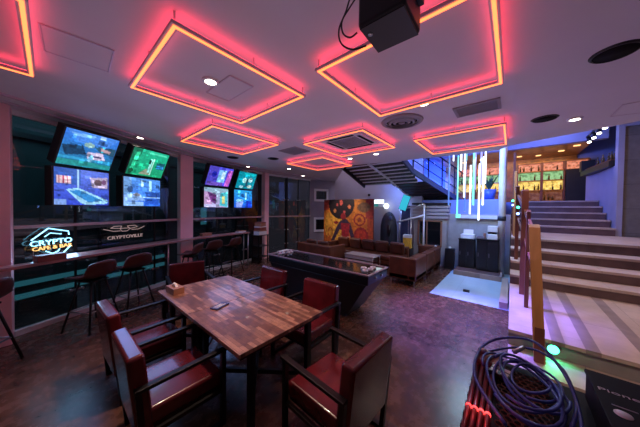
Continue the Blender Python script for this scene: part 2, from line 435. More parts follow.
# dark building seen through the facade
b = thing('building', 'dark night-time building beyond the glass facade with dim teal bands', 'building', (.9, 9.2, 0), R(22))
MB().box(-7, 9, 0, .4, -3, 9).build('wall', M['ext'], b)
mb = MB()
for z in (-.42, -.12): mb.box(-3.4, 2.2, -.03, 0, z, z+.12)
mb.build('lit_band', M['extteal'], b)
mb = MB()
for x, z in ((-5.6, .0), (-3.9, .0), (-3.75, 2.6), (-3.75, 3.8), (3.7, 1.5)): mb.box(x, x+.35, -.03, 0, z-.5, z+.6)
mb.build('lit_panel', M['extteal'], b)
mb = MB()
for x in range(-6, 9, 2): mb.box(x, x+.15, -.12, 0, -3, 9)
for z in (-1.2, 1.15, 3.3, 5.6): mb.box(-7, 9, -.1, 0, z, z+.12)
mb.build('facade_rib', M['blacks'], b)
for x, z in ((-3.2, 3.3), (.9, 3.1), (1.15, 3.2)):
    MB().box(x, x+.22, -.05, 0, z, z+.16).build('lit_window', M['extwin'], b)

# ------------------------------------------------------------------ ceiling fittings
LW = .03
def led_frame(x0, x1, y0, y1, label):
    cx, cy = (x0+x1)/2, (y0+y1)/2; a, b2 = (x1-x0)/2, (y1-y0)/2
    t = thing('light_frame', label, 'ceiling light', (cx, cy, CZ), 0, 'square red light frames on the ceiling')
    def ring(o, i, z0, z1):
        return MB().box(-a-o, a+o, b2-i, b2+o, z0, z1).box(-a-o, a+o, -b2-o, -b2+i, z0, z1).box(-a-o, -a+i, -b2+i, b2-i, z0, z1).box(a-i, a+o, -b2+i, b2-i, z0, z1)
    ring(.024, .024, -.095, -.072).build('profile', M['ledalu'], t)
    ring(.010, .010, -.101, -.095).build('light_strip', M['led'], t)
    ring(.02, .02, -.072, -.068).build('uplight_strip', M['ledtop'], t)
    for sx, sy in ((-a, -b2), (-a, 0), (-a, b2), (a, -b2), (a, 0), (a, b2), (0, -b2), (0, b2)):
        MB().box(sx-.005, sx+.005, sy-.005, sy+.005, -.07, 0).build('hanger', M['ceil'], t)
    return t
led_frame(.52, 1.68, 1.67, 2.83, 'large red light frame over the left of the room, with a lit downlight inside')
led_frame(1.46, 2.62, .1, 1.26, 'large red light frame that the black speaker hangs in front of')
led_frame(1.49, 2.66, 3.26, 4.43, 'red light frame nearest the four screens on the left')
led_frame(2.93, 4.10, 1.68, 2.85, 'red light frame that surrounds the square air conditioner grille')
led_frame(3.93, 5.12, 3.25, 4.42, 'smallest looking red light frame, deepest in the room beside the underside of the stairs')
led_frame(3.89, 5.04, .1, 1.25, 'red light frame in front of the hanging light tubes')
led_frame(-1.26, -.095, 2.14, 3.29, 'red light frame cut off at the top left corner of the photo')

def downlight(x, y, label, st=True, r=.05):
    t = thing('downlight', label, 'downlight', (x, y, CZ), 0, 'recessed ceiling downlights')
    MB().lathe([(r+.025, -.012), (r+.03, 0), (r+.005, 0), (r, -.012)], n=20, ring=True).build('trim_ring', M['cream'], t)
    MB().lathe([(r+.002, -.012), (r+.002, -.004)], n=20).build('lens', M['lamp'], t)
for x, y, l in ((1.03, 2.3, 'lit downlight inside the left large red light frame'), (1.06, 5.12, 'lit downlight above the left group of screens'),
                (3.82, 6.02, 'lit downlight above the right group of screens'), (4.79, 5.31, 'lit downlight left of the deepest red light frame, over the glass corner'),
                (6.12, 6.0, 'small lit downlight in the far corner over the grey wall'), (4.72, 3.04, 'lit downlight between the air conditioner frame and the deepest red frame'),
                (4.68, 2.33, 'lit downlight close behind the air conditioner light frame'), (2.81, .81, 'lit downlight at the far edge of the frame behind the speaker'),
                (4.53, -.62, 'lit downlight on the right near the ceiling edge')):
    downlight(x, y, l)
for x, y, l in ((2.84, -.59, 'large round black ceiling speaker at the upper right'), (4.27, -.31, 'round black ceiling speaker next to the lit downlight on the right'),
                (2.92, 5.29, 'round black ceiling speaker above the right group of screens'), (3.6, 4.58, 'round black ceiling speaker beside the square grey ceiling grille')):
    t = thing('ceiling_speaker', l, 'speaker', (x, y, CZ), 0, 'round black ceiling speakers')
    MB().lathe([(.125, -.012), (.14, 0), (.13, 0), (.12, -.012)], n=28, ring=True).build('rim', M['blackp'], t)
    MB().lathe([(.121, -.008), (.121, -.004)], n=28).build('grille', M['ventd'], t)
t = thing('round_vent', 'round ceiling air vent with concentric rings', 'air vent', (3.2, 1.21, CZ))
MB().lathe([(.27, -.015), (.28, 0), (.22, 0), (.21, -.03)], n=32, ring=True).build('outer_ring', M['vent'], t)
MB().lathe([(.205, -.004), (.205, -.001)], n=32).build('backing', M['ventd'], t)
for r in (.155, .095): MB().lathe([(r+.022, -.02), (r+.03, -.004), (r, -.004), (r-.012, -.035)], n=32, ring=True).build('cone_ring', M['vent'], t)
MB().lathe([(.04, -.03), (.045, -.004)], n=24).build('centre_disc', M['vent'], t)
def grille(x0, x1, y0, y1, label):
    t = thing('ceiling_grille', label, 'air vent', ((x0+x1)/2, (y0+y1)/2, CZ)); a = (x1-x0)/2; b = (y1-y0)/2
    mb = MB().box(-a, a, b-.03, b, -.015, 0).box(-a, a, -b, -b+.03, -.015, 0).box(-a, -a+.03, -b+.03, b-.03, -.015, 0).box(a-.03, a, -b+.03, b-.03, -.015, 0)
    mb.build('frame', M['vent'], t)
    MB().box(-a+.03, a-.03, -b+.03, b-.03, -.004, -.001).build('backing', M['ventd'], t)
    mb = MB(); n = int((x1-x0-.06)/.028)
    for i in range(n): mb.box(-a+.036+i*.028, -a+.05+i*.028, -b+.03, b-.03, -.014, -.004)
    mb.build('slats', M['vent'], t)
grille(3.17, 3.5, .12, .58, 'grey rectangular ceiling grille between two red frames on the right')
grille(3.17, 3.62, 3.34, 3.86, 'grey square ceiling grille between the middle red light frames')
t = thing('air_conditioner', 'square ceiling air conditioner cassette inside a red light frame', 'air conditioner', (3.52, 2.27, CZ-.003))
mb = MB().box(-.38, .38, -.38, .38, -.03, 0); mb.build('panel', M['ceil'], t, .01)
mb = MB()
for i in range(14): mb.box(-.25, .25, -.25+i*.037, -.235+i*.037, -.04, -.03)
mb.build('intake_grille', M['vent'], t)
mb = MB()
for s in (-1, 1): mb.box(-.26, .26, s*.32-.025, s*.32+.025, -.036, -.03).box(s*.32-.025, s*.32+.025, -.26, .26, -.036, -.03)
mb.build('louvre', M['ventd'], t)
def hatch(poly, label):
    t = thing('access_hatch', label, 'ceiling hatch', (poly[0][0], poly[0][1], CZ)); P = [Vector((p[0]-poly[0][0], p[1]-poly[0][1], -.004)) for p in poly]
    c = sum(P, Vector())/4
    MB().add([c+(p-c)*.95-Vector((0, 0, .002)) for p in P]+[c+(p-c)*.95+Vector((0, 0, .004)) for p in P], [(0, 1, 2, 3), (7, 6, 5, 4), (0, 4, 5, 1), (1, 5, 6, 2), (2, 6, 7, 3), (3, 7, 4, 0)]).build('panel', M['ceil'], t)
    mb = MB()
    for i in range(4): mb.bar(P[i], P[(i+1) % 4], .010, .006)
    mb.build('frame', M['ledalu'], t)
hatch([(-.04, 2.5), (.34, 2.46), (.36, 2.88), (-.02, 2.9)], 'square ceiling access hatch between the two left red light frames')
hatch([(4.25, -.95), (4.68, -.95), (4.75, -1.35), (4.25, -1.35)], 'access hatch in the ceiling at the right edge of the photo')
hatch([(1.1, 2.05), (1.35, 2.05), (1.35, 2.55), (1.1, 2.55)], 'narrow hatch beside the downlight in the left large red frame')

# hanging satellite speaker
sp = thing('hanging_speaker', 'black speaker cabinet hanging from the ceiling on a bracket', 'speaker', (1.03, .456, 2.585), R(1))
MB().box(-.108, .108, -.11, .11, 0, .27).build('cabinet', M['blackp'], sp, .018, 3)
MB().box(-.1, .1, -.102, .102, -.004, .004).build('base_panel', M['blacks'], sp, .003)
MB().lathe([(.011, -.007), (.011, -.003)], (-.045, .075, 0), n=16).build('badge', M['alu'], sp)
mb = MB()
for a, b in (((.06, -.125, .13), (.06, -.125, .34)), ((-.06, -.125, .34), (-.06, .125, .34)), ((.06, .125, .34), (.06, .125, .13)), ((.06, -.125, .34), (-.06, -.125, .34)), ((.06, .125, .34), (-.06, .125, .34))): mb.bar(a, b, .03, .008)
mb.bar((-.06, 0, .34), (-.06, 0, .412), .05, .05).bar((.06, -.11, .13), (.06, -.13, .13), .04).bar((.06, .11, .13), (.06, .13, .13), .04)
mb.build('bracket', M['blackp'], sp)
def smooth(P, n=6, closed=False):
    P = [Vector(p) for p in P]; out = []; k = len(P)
    for i in range(k if closed else k-1):
        g = lambda j: P[j % k] if closed else P[max(0, min(k-1, j))]
        a, b, c, d = g(i-1), g(i), g(i+1), g(i+2)
        for s in range(n):
            t = s/n; out.append(.5*((2*b)+(c-a)*t+(2*a-5*b+4*c-d)*t*t+(3*b-a-3*c+d)*t**3))
    if not closed: out.append(P[-1])
    return out
def rayp(x, y, d):   # a point of the room d metres in front of the camera
    return EYE+(F_*227.64+R_*(x-320)+U_*(213.5-y))*(d/227.64)
L0 = Vector((1.03, .456, 2.585))
mb = MB().tube(smooth([rayp(357, 33, 1.03)-L0, rayp(350, 38, 1.05)-L0, rayp(343, 34, 1.07)-L0, rayp(342, 22, 1.09)-L0, rayp(350, 8, 1.12)-L0, rayp(359, -6, 1.16)-L0]), .004, 6)
mb.tube(smooth([rayp(366, 46, 1.0)-L0, rayp(352, 50, 1.02)-L0, rayp(341, 44, 1.05)-L0, rayp(339, 30, 1.08)-L0, rayp(346, 12, 1.11)-L0, rayp(352, -8, 1.14)-L0]), .004, 6)
mb.build('cable', M['blackp'], sp)

# ------------------------------------------------------------------ screens
def tv(k, s0, s1, z0, z1, o0, o1, ops, label):
    c = fac(k, (s0+s1)/2, o0, z0); random.seed(label); ops = list(ops)
    for q in range(46):
        x = random.random(); y = random.random(); w_ = random.uniform(.02, .16); h_ = random.uniform(.02, .14)
        ops.append(('m', x, y, x+w_, y+h_, random.choice((.45, .6, .75, 1.25, 1.5, 1.8))))
    t = thing('wall_screen', label, 'television', c, 0, 'screens hanging in front of the facade')
    up = (fac(k, s0, o1, z1)-fac(k, s0, o0, z0)).normalized(); ux = (fac(k, s1, o0, z0)-fac(k, s0, o0, z0)).normalized(); n = ux.cross(up)
    if n.y > 0: n = -n
    H = (fac(k, s0, o1, z1)-fac(k, s0, o0, z0)).length; W = s1-s0
    m = Matrix(((ux.x, up.x, n.x, 0), (ux.y, up.y, n.y, 0), (ux.z, up.z, n.z, 0), (0, 0, 0, 1)))
    bz = .022
    MB().box(-W/2-bz, W/2+bz, -bz*.6, H+bz*.6, -.15, -.004, m).build('body', M['blackp'], t, .004)
    picture('screen', m @ Vector((-W/2, H, 0)), m @ Vector((W/2, H, 0)), m @ Vector((W/2, 0, 0)), m @ Vector((-W/2, 0, 0)), 64, 44, ops, M['tvpic'], t)
    mb = MB()   # wall arm back to the transom post
    back = fac(k, (s0+s1)/2, .10, (z0+z1)/2)-c
    mb.bar(m @ Vector((0, H/2, -.14)), back, .06, .06)
    mb.build('mount_arm', M['blackp'], t)
    return t
B1, B2, B3, W1 = (.03, .12, .55), (.05, .35, .85), (.01, .03, .12), (.55, .8, 1)
room1 = [('g', (.05, .22, .8), (.02, .25, .4)), ('p', [(.0, .0), (1, 0), (.8, .3), (.25, .3)], (.09, .3, .85)), ('p', [(.1, .08), (.55, .05), (.5, .12), (.16, .16)], (.25, .55, 1)),
         ('r', .62, .02, .72, .10, (.4, .6, 1)), ('p', [(.0, .45), (.35, .38), (.45, .62), (.1, .72)], (.01, .07, .16)), ('p', [(.55, .35), (1, .3), (1, .55), (.7, .5)], (.03, .12, .2)),
         ('c', .46, .34, .1, .07, (.3, .5, .5)), ('c', .73, .40, .03, .10, (.05, .6, .8)), ('p', [(.45, .55), (.75, .5), (.85, .72), (.5, .75)], (.7, .62, .85)), ('r', .58, .62, .75, .68, (.03, .04, .15)),
         ('p', [(.68, .35), (.9, .4), (.88, .48), (.7, .44)], (.5, .35, .4)), ('r', 0, .75, 1, .80, (.05, .4, .7)), ('p', [(0, .82), (1, .85), (1, 1), (0, 1)], (.03, .33, .34)), ('c', .55, .72, .05, .12, (.25, .6, .9)), ('n', .16, .5)]
court = [('g', (.12, .2, .75), (.05, .10, .7)), ('r', 0, 0, .45, .45, (.03, .12, .5)), ('r', .04, .22, .28, .42, (.75, .55, .6)), ('r', .07, .22, .09, .42, (.4, .05, .1)), ('r', .14, .22, .16, .42, (.4, .05, .1)), ('r', .21, .22, .23, .42, (.4, .05, .1)),
         ('r', .38, .02, .42, .55, (.45, .7, 1)), ('p', [(.62, .2), (.98, .15), (.98, .5), (.66, .5)], (.5, .42, .6)), ('c', .78, .33, .08, .1, (.15, .08, .1)), ('c', .9, .3, .05, .08, (.2, .08, .2)),
         ('p', [(.18, .58), (.4, .52), (1, .86), (.95, .95), (.55, 1), (.45, .95)], (.4, .75, 1)), ('p', [(.24, .62), (.4, .57), (.88, .86), (.6, .93)], (.04, .3, .7)), ('r', 0, .85, .2, 1, (.25, .4, .8)), ('n', .16, .5)]
green = [('g', (.02, .5, .32), (.02, .42, .22)), ('p', [(.0, .0), (.25, 0), (.1, 1), (0, 1)], (.01, .2, .12)), ('p', [(.1, .15), (.2, .12), (.12, .9), (.05, .9)], (.05, .7, .4)), ('r', .4, .05, .95, .12, (.1, .75, .5)),
         ('p', [(.3, .95), (.48, .7), (.62, .95)], (.35, .4, .3)), ('r', .53, .3, .58, .85, (.35, .85, .8)), ('r', .6, .28, .64, .95, (.5, .9, .8)), ('r', .5, .35, .56, .5, (.01, .08, .06)), ('p', [(.72, .42), (.97, .38), (.97, .66), (.74, .66)], (.02, .15, .2)), ('r', .74, .52, .95, .64, (.05, .4, .85)), ('c', .1, .85, .06, .08, (.01, .1, .05)), ('n', .16, .4)]
deck = [('g', (.12, .35, .85), (.05, .2, .85)), ('r', 0, 0, .2, .6, (.2, .4, .75)), ('c', .16, .42, .07, .12, (.05, .12, .3)), ('r', .44, .05, .5, .3, (.5, .8, 1)), ('r', .66, .05, .74, .45, (.5, .9, 1)), ('p', [(0, .62), (.4, .55), (.55, .8), (0, .85)], (.3, .5, .9)),
        ('c', .33, .6, .1, .06, (.25, .28, .35)), ('p', [(.55, .5), (1, .45), (1, .65), (.6, .68)], (.03, .1, .4)), ('r', .5, .66, 1, .70, (.5, .75, 1)), ('r', 0, .85, .5, 1, (.35, .6, 1)), ('r', .55, .74, .95, .95, (.03, .13, .65)), ('n', .16, .45)]
violet = [('g', (.12, .12, .85), (.10, .08, .7)), ('p', [(0, 0), (.4, 0), (.25, 1), (0, 1)], (.10, .08, .55)), ('c', .25, .4, .1, .15, (.02, .03, .45)), ('r', .42, .15, .72, .8, (.25, .55, .9)), ('r', .55, .25, .7, .6, (.55, .75, .9)), ('p', [(.82, .1), (1, .1), (.98, 1), (.78, 1)], (.55, .15, .6)), ('r', .05, .8, .7, 1, (.2, .12, .6)), ('n', .16, .45)]
tealp = [('g', (.0, .32, .42), (.0, .3, .4)), ('r', .3, .05, .95, .18, (.0, .55, .6)), ('c', .4, .5, .12, .16, (.4, .75, .75)), ('c', .72, .45, .12, .14, (.45, .7, .75)), ('r', .5, .4, .6, .9, (.02, .1, .16)), ('c', .75, .85, .13, .1, (.6, .75, .7)), ('c', .3, .9, .12, .08, (.4, .7, .8)), ('n', .16, .4)]
bright = [('g', (.3, .5, .6), (.5, .42, .75)), ('p', [(0, .2), (.3, .25), (.3, .9), (0, 1)], (.55, .35, .6)), ('p', [(.12, .2), (.5, .35), (.45, .85), (.25, .7)], (.18, .05, .22)), ('p', [(.66, .25), (.98, .15), (.98, 1), (.62, .9)], (.1, .6, .7)), ('r', .72, .4, .85, .8, (.75, .75, .3)), ('p', [(0, .85), (.6, .85), (.7, 1), (0, 1)], (.6, .6, .9)), ('n', .14, .4)]
bluep = [('g', (.03, .4, .8), (.02, .12, .75)), ('r', .2, .05, .3, .4, (.1, .6, .9)), ('r', .6, .1, .68, .5, (.4, .85, .95)), ('c', .3, .6, .2, .1, (.3, .7, .9)), ('p', [(.1, .7), (.5, .62), (.4, 1), (.1, 1)], (.3, .4, .9)), ('r', .65, .6, .95, 1, (.01, .06, .7)), ('c', .45, .3, .08, .1, (.02, .1, .3)), ('n', .16, .4)]
tv(0, .22, .87, 2.345, 2.82, .36, .60, room1, 'forward-tilted upper screen at far left showing a blue lounge room')
tv(0, .21, .87, 1.77, 2.30, .35, .35, court, 'lower screen at far left showing a bright air hockey table')
tv(0, 1.12, 1.80, 2.345, 2.80, .36, .58, green, 'forward-tilted upper screen showing a green picture')
tv(0, 1.10, 1.79, 1.77, 2.29, .35, .35, deck, 'lower screen showing a pale blue room, under the green screen')
tv(1, .27, .97, 2.345, 2.81, .36, .59, violet, 'forward-tilted upper screen with a violet picture, beyond the pink pillar')
tv(1, .26, .97, 1.77, 2.28, .35, .35, bright, 'lower screen with a pale multicoloured picture, beyond the pink pillar')
tv(1, 1.2, 1.86, 2.345, 2.81, .36, .56, tealp, 'forward-tilted upper screen with a teal picture, farthest right')
tv(1, 1.18, 1.85, 1.77, 2.29, .35, .35, bluep, 'lower screen with a blue picture, farthest right')

# window signs
t = thing('neon_sign', 'blue and amber neon cafe sign glowing on the left window', 'neon sign', fac(0, .315, .09, 1.22))
o3 = fac(0, .315, .09, 1.22)
def sg(s, z): return fac(0, s-.025, .09, z)-o3
def poly(pts, r): return MB().tube([sg(*p) for p in pts], r, 6)
poly([(.13, 1.27), (.30, 1.425), (.52, 1.365), (.525, 1.31)], .008).build('outer_tube', M['neonb'], t)
poly([(.545, 1.14), (.46, 1.045)], .008).build('outer_tube', M['neonb'], t)
poly([(.26, 1.305), (.32, 1.355), (.44, 1.33)], .006).build('inner_tube', M['neonb'], t)
poly([(.27, 1.10), (.34, 1.055), (.40, 1.075), (.42, 1.11)], .007).build('inner_tube', M['neonb'], t)
ms = facmat(0, .315, .09, 1.22); ms.translation = (0, 0, 0)
text('word_upper', 'CRYPTO', .105, M['neonb'], t, ms @ Matrix.Translation((0, .0, 0)) @ Matrix.Rotation(R(2), 4, 'Z'), .008, .44)
text('word_lower', 'CAFE & BAR', .075, M['neono'], t, ms @ Matrix.Translation((.01, -.075, 0)) @ Matrix.Rotation(R(2), 4, 'Z'), .008, .42)
mb = MB().bar(sg(.15, 1.0), sg(.15, 1.3), .006).bar(sg(.5, 1.0), sg(.5, 1.3), .006); mb.build('support_rod', M['alu'], t)
t = thing('window_sign', 'faint rose winged emblem sign with small lettering on the window', 'sign', fac(0, 1.33, .05, 1.27)); o3 = fac(0, 1.33, .05, 1.27)
def sg2(s, z): return fac(0, s, .05, z)-o3
mb = MB()
for pts in ([(.98, 1.35), (1.14, 1.30), (1.25, 1.30)], [(1.09, 1.36), (1.15, 1.39), (1.27, 1.39), (1.25, 1.345), (1.09, 1.36)], [(1.27, 1.39), (1.25, 1.33), (1.28, 1.29), (1.37, 1.29), (1.42, 1.33), (1.37, 1.385)],
            [(1.37, 1.385), (1.52, 1.39), (1.56, 1.36), (1.42, 1.33)], [(1.45, 1.31), (1.58, 1.31), (1.70, 1.36)], [(1.25, 1.345), (1.42, 1.345)]):
    mb.tube([sg2(*p) for p in pts], .006, 6)
mb.build('emblem', M['neonp'], t)
text('lettering', 'CRYPTOVILLE', .085, M['neonp'], t, ms @ Matrix.Translation((.02, -.09, 0)), .005, .62)

# ------------------------------------------------------------------ window counter
ct = thing('window_counter', 'long narrow brown wood counter running along the glass facade', 'counter', (0, 0, 0))
front = [fac(0, -.75, .52, 0), fac(0, .6, .50, 0), fac(0, 1.5, .46, 0), fac(0, SL[0]-.05, .46, 0)*.5+fac(1, .05, .46, 0)*.5, fac(1, 1.72, .42, 0)]
back = [fac(1, 1.72, .12, 0), fac(1, .26, .13, 0), fac(0, SL[0]-.02, .31, 0), fac(0, SL[0]-.36, .29, 0), fac(0, SL[0]-.40, .12, 0), fac(0, .15, .12, 0), fac(0, .02, .37, 0), fac(0, -.75, .37, 0)]
MB().prism([(p.x, p.y) for p in front+back], .98, 1.02).build('worktop', M['counter'], ct, .006)
mb = MB()
for k, s in ((0, .9), (0, 1.7), (1, .7), (1, 1.4)): mb.bar(fac(k, s, .15, .925), fac(k, s, .36, .97), .03, .02)
mb.build('bracket', M['black'], ct)
for k, s, o in ((1, 1.68, .38), (1, 1.68, .18), (0, 1.95, .38)): MB().tube([fac(k, s, o, 0), fac(k, s, o, .98)], .018, 10).build('leg', M['alu'], ct)
def boxthing(name, label, cat, loc, rz, sx, sy, sz, m, lidm=None, part='body', group=None):
    t = thing(name, label, cat, loc, rz, group)
    MB().box(-sx/2, sx/2, -sy/2, sy/2, 0, sz*.78).build(part, m, t, .004)
    MB().box(-sx/2-.003, sx/2+.003, -sy/2-.003, sy/2+.003, sz*.78, sz).build('lid', lidm or m, t, .003)
    return t
boxthing('storage_box', 'dark red box on the counter in front of the neon sign', 'box', fac(0, .06, .44, 1.02)+Vector((.06, 0, 0)), R(26), .28, .1, .085, M['redbox'])
boxthing('storage_box', 'brown box on the counter just past the pink pillar', 'box', fac(1, .35, .29, 1.02), R(10), .26, .13, .075, M['box'])
boxthing('storage_box', 'small pale box at the far end of the counter', 'box', fac(1, 1.5, .26, 1.02), R(10), .28, .14, .05, M['cream'], M['box'])
# stand beyond the counter with patterned boxes
p = fac(1, 2.15, .42, 0)
t = thing('display_stand', 'tall black stand past the far end of the window counter', 'stand', p, R(10))
for sx in (-.2, .2):
    for sy in (-.14, .14): MB().bar((sx, sy, 0), (sx, sy, .9), .03).build('leg', M['black'], t)
for z in (.2, .55, .9): MB().box(-.22, .22, -.16, .16, z-.02, z).build('shelf', M['black'], t)
MB().box(-.21, .21, .13, .145, .0, .9).build('back_panel', M['blackp'], t)
for i, (z, m, l) in enumerate(((.9, M['cream'], 'pale carton lowest in the pile on the black stand'), (1.05, M['redbox'], 'dark red carton in the middle of the pile on the black stand'), (1.17, M['box'], 'orange-brown carton topmost on the black stand'))):
    boxthing('carton', l, 'box', (p.x, p.y, z), R(10+6*i), .34-.03*i, .24, (.15, .12, .14)[i], m, [M['box'], M['cream'], M['redbox']][i], group='cartons piled on the black stand')

# bar stools
st = thing('bar_stool', '', 'bar stool', (0, 0, 0), 0, 'red-brown shell bar stools at the window counter')
def shell():
    mb = MB(); vs = []; fs = []; nu, nv = 12, 9
    prof = [(.20, .70), (.16, .695), (.06, .69), (-.06, .695), (-.14, .715), (-.19, .765), (-.215, .83), (-.228, .895), (-.235, .94)]
    th = .022
    for off in (0, 1):
        for j, (y, z) in enumerate(prof):
            for i in range(nu+1):
                u = i/nu*2-1; w = .215*(1-.10*abs(j-4)/4) * (1 if j < 7 else 1-.12*(j-6))
                curl = .05*u*u if j < 5 else 0
                yy = y+(.075*u*u if j >= 5 else .02*u*u*(j/5)); zz = z+curl*(.6+.4*(j/5))-(.03*u*u if j == 8 else 0)
                if off: yy -= th*.9*(j/8); zz -= th*(1-j/8*.9)
                vs.append((u*w, yy, zz))
    n1 = (nu+1)*len(prof)
    for j in range(len(prof)-1):
        for i in range(nu):
            a = j*(nu+1)+i; fs.append((a, a+1, a+nu+2, a+nu+1)); fs.append((n1+a, n1+a+nu+1, n1+a+nu+2, n1+a+1))
    for j in range(len(prof)-1):
        for i in (0, nu):
            a = j*(nu+1)+i; fs.append((a, a+nu+1, n1+a+nu+1, n1+a))
    for i in range(nu):
        for j in (0, len(prof)-1):
            a = j*(nu+1)+i; fs.append((a, a+1, n1+a+1, n1+a))
    return mb.add(vs, fs, True)
shell().build('seat_shell', M['shell'], st)
MB().box(-.12, .12, -.12, .12, .645, .665).build('seat_plate', M['black'], st)
for sx in (-1, 1):
    for sy in (-1, 1): MB().tube([(sx*.09, sy*.09, .655), (sx*.215, sy*.21, 0)], .013, 8).build('leg', M['black'], st)
c4 = [Vector((sx*.165, sy*.162, .26)) for sx, sy in ((-1, -1), (1, -1), (1, 1), (-1, 1))]
mb = MB()
for i in range(4): mb.tube([c4[i], c4[(i+1) % 4]], .009, 8)
mb.build('footrest', M['alu'], st)
def facrot(k): P, Q = SEG[k]; d = Q-P; return math.atan2(d.y, d.x)
spots = [(0, -.56, .66, 'red-brown shell bar stool cut off by the left edge of the photo', .4), (0, .44, .70, 'red-brown shell bar stool under the neon sign', .15), (0, 1.02, .68, 'red-brown shell bar stool in front of the winged window sign', -.1),
         (0, 2.2, .72, 'red-brown shell bar stool in front of the middle pink pillar', .3), (1, .24, .68, 'red-brown shell bar stool just right of the middle pink pillar', 0), (1, .86, .66, 'red-brown shell bar stool nearest the far end of the window counter', .1)]
for i, (k, s, o, l, dr) in enumerate(spots):
    r = st if i == 0 else dup(st)
    q = fac(k, s, o, 0); r.location = q; r.rotation_euler = (0, 0, facrot(k)+dr); r['label'] = l; r.scale = (1.03, 1.03, 1.05)

# ------------------------------------------------------------------ dining tables
def table(y0, y1, label):
    x0, x1 = .84, 1.75; cx, cy = (x0+x1)/2, (y0+y1)/2; a, b = (x1-x0)/2-.002, (y1-y0)/2-.002
    t = thing('dining_table', label, 'table', (cx, cy, 0))
    MB().box(-a, a, -b, b, .698, .73).build('tabletop', M['plank'], t, .003)
    MB().box(-a+.02, a-.02, -b+.02, b-.02, .672, .698).build('top_frame', M['black'], t)
    for sx in (-1, 1):
        for sy in (-1, 1): MB().bar((sx*(a-.14), sy*(b-.07), 0), (sx*(a-.14), sy*(b-.07), .675), .045).build('leg', M['black'], t)
    mb = MB().bar((-a+.14, -b+.07, .16), (a-.14, b-.07, .16), .03, .04).bar((-a+.14, b-.07, .16), (a-.14, -b+.07, .16), .03, .04)
    mb.build('cross_brace', M['black'], t)
    return t
table(1.42, 2.35, 'reclaimed plank dining table nearer the camera, half of the joined pair')
table(2.35, 3.28, 'reclaimed plank dining table with the tissue box, half of the joined pair')
t = thing('tissue_box', 'tan tissue box with a white tissue on the corner of the far dining table', 'tissue box', (.965, 3.07, .73), R(4))
MB().box(-.06, .06, -.11, .11, 0, .075).build('box', M['box'], t, .004)
mb = MB().add([(-.012, -.05, .075), (.012, -.05, .075), (.02, .05, .075), (-.02, .05, .075), (-.02, -.03, .11), (.015, -.015, .105), (.0, .03, .118), (-.025, .02, .10)], [(0, 1, 5, 4), (1, 2, 6, 5), (2, 3, 7, 6), (3, 0, 4, 7), (4, 5, 6, 7)]); mb.build('tissue', M['paper'], t)
t = thing('table_card', 'small navy card with white lettering lying on the dining table', 'card', (1.13, 2.29, .73), R(20))
MB().box(-.085, .085, -.045, .045, 0, .012).build('card', M['blue'], t, .002)
for q in (-.018, .002, .02): MB().box(-.06, .06-.02*(q > 0), q-.005, q+.004, .012, .0126).build('print_line', M['cream'], t)

# dining armchairs (face +Y)
ch = thing('dining_armchair', '', 'chair', (0, 0, 0), 0, 'oxblood leather armchairs around the dining tables')
MB().box(-.262, .262, -.24, .265, .30, .425).build('seat', M['leather'], ch, .028, 4)
mt = Matrix.Translation((0, -.245, .24)) @ Matrix.Rotation(R(6), 4, 'X')
MB().box(-.268, .268, -.05, .05, .0, .57, mt).build('backrest', M['leather'], ch, .026, 4)
MB().box(-.245, .245, -.235, .245, .275, .30).build('seat_frame', M['black'], ch)
for sx in (-1, 1):
    MB().bar((sx*.29, .25, 0), (sx*.29, .25, .60), .034, .034).build('leg', M['black'], ch)
    MB().bar((sx*.29, -.25, 0), (sx*.29, -.30, .60), .034, .034).build('leg', M['black'], ch)
    MB().bar((sx*.29, .29, .612), (sx*.29, -.315, .60), .045, .026).build('armrest', M['black'], ch, .004)
    MB().bar((sx*.29, .25, .015), (sx*.29, -.25, .015), .034, .028).build('runner', M['black'], ch)
    MB().bar((sx*.29, .25, .288), (sx*.29, -.27, .288), .026, .026).build('side_rail', M['black'], ch)
for i, (x, y, rz, l) in enumerate(((1.425, 1.025, R(-3), 'oxblood leather armchair at the near end of the tables, its back to the camera'),
        (1.47, 3.98, R(169), 'oxblood leather armchair at the far end of the tables, beside the tissue box'),
        (.645, 2.90, R(-88), 'oxblood leather armchair on the window side, second from the near end'),
        (.645, 2.045, R(-90), 'oxblood leather armchair on the window side closest to the camera'),
        (1.98, 1.885, R(91), 'oxblood leather armchair on the games table side, beside the near plank table'),
        (2.00, 2.87, R(92), 'oxblood leather armchair on the games table side, beside the far plank table'))):
    r = ch if i == 0 else dup(ch)
    r.location = (x, y, 0); r.rotation_euler = (0, 0, rz); r['label'] = l

# ------------------------------------------------------------------ air hockey table
t = thing('air_hockey_table', 'long dark games table with a pale rim and tapered body', 'games table', (3.34, 2.77, 0)); a, b = .34, 1.18
def rect(x, y, z): return [Vector((-x, -y, z)), Vector((x, -y, z)), Vector((x, y, z)), Vector((-x, y, z))]
MB().loft(rect(a*.74, b*.66, .06), rect(a*.97, b*.97, .62)).build('pedestal_body', M['blacks'], t, .01)
MB().box(-a*.7, a*.7, -b*.62, b*.62, 0, .06).build('plinth', M['blackp'], t)
MB().box(-a, a, -b, b, .62, .765).build('apron', M['blacks'], t, .02)
MB().box(-a+.02, a-.02, -b+.02, b-.02, .765, .772).build('playfield', mat('black_gloss_playfield', (.012, .012, .014), .08, var=.1), t)
mb = MB()
mb.box(-a-.012, a+.012, b-.02, b+.012, .765, .79).box(-a-.012, a+.012, -b-.012, -b+.02, .765, .79).box(-a-.012, -a+.02, -b+.02, b-.02, .765, .79).box(a-.02, a+.012, -b+.02, b-.02, .765, .79)
mb.build('rim', mat('pale_rim', (.42, .32, .33), .4, var=.08), t, .008)
for s in (-1, 1):
    for q in (-.1, .1): MB().lathe([(.02, 0), (.02, .02)], n=12, mtx=Matrix.Translation((q, s*(b+.001), .7)) @ Matrix.Rotation(-s*PI/2, 4, 'X')).build('bolt', M['alu'], t)
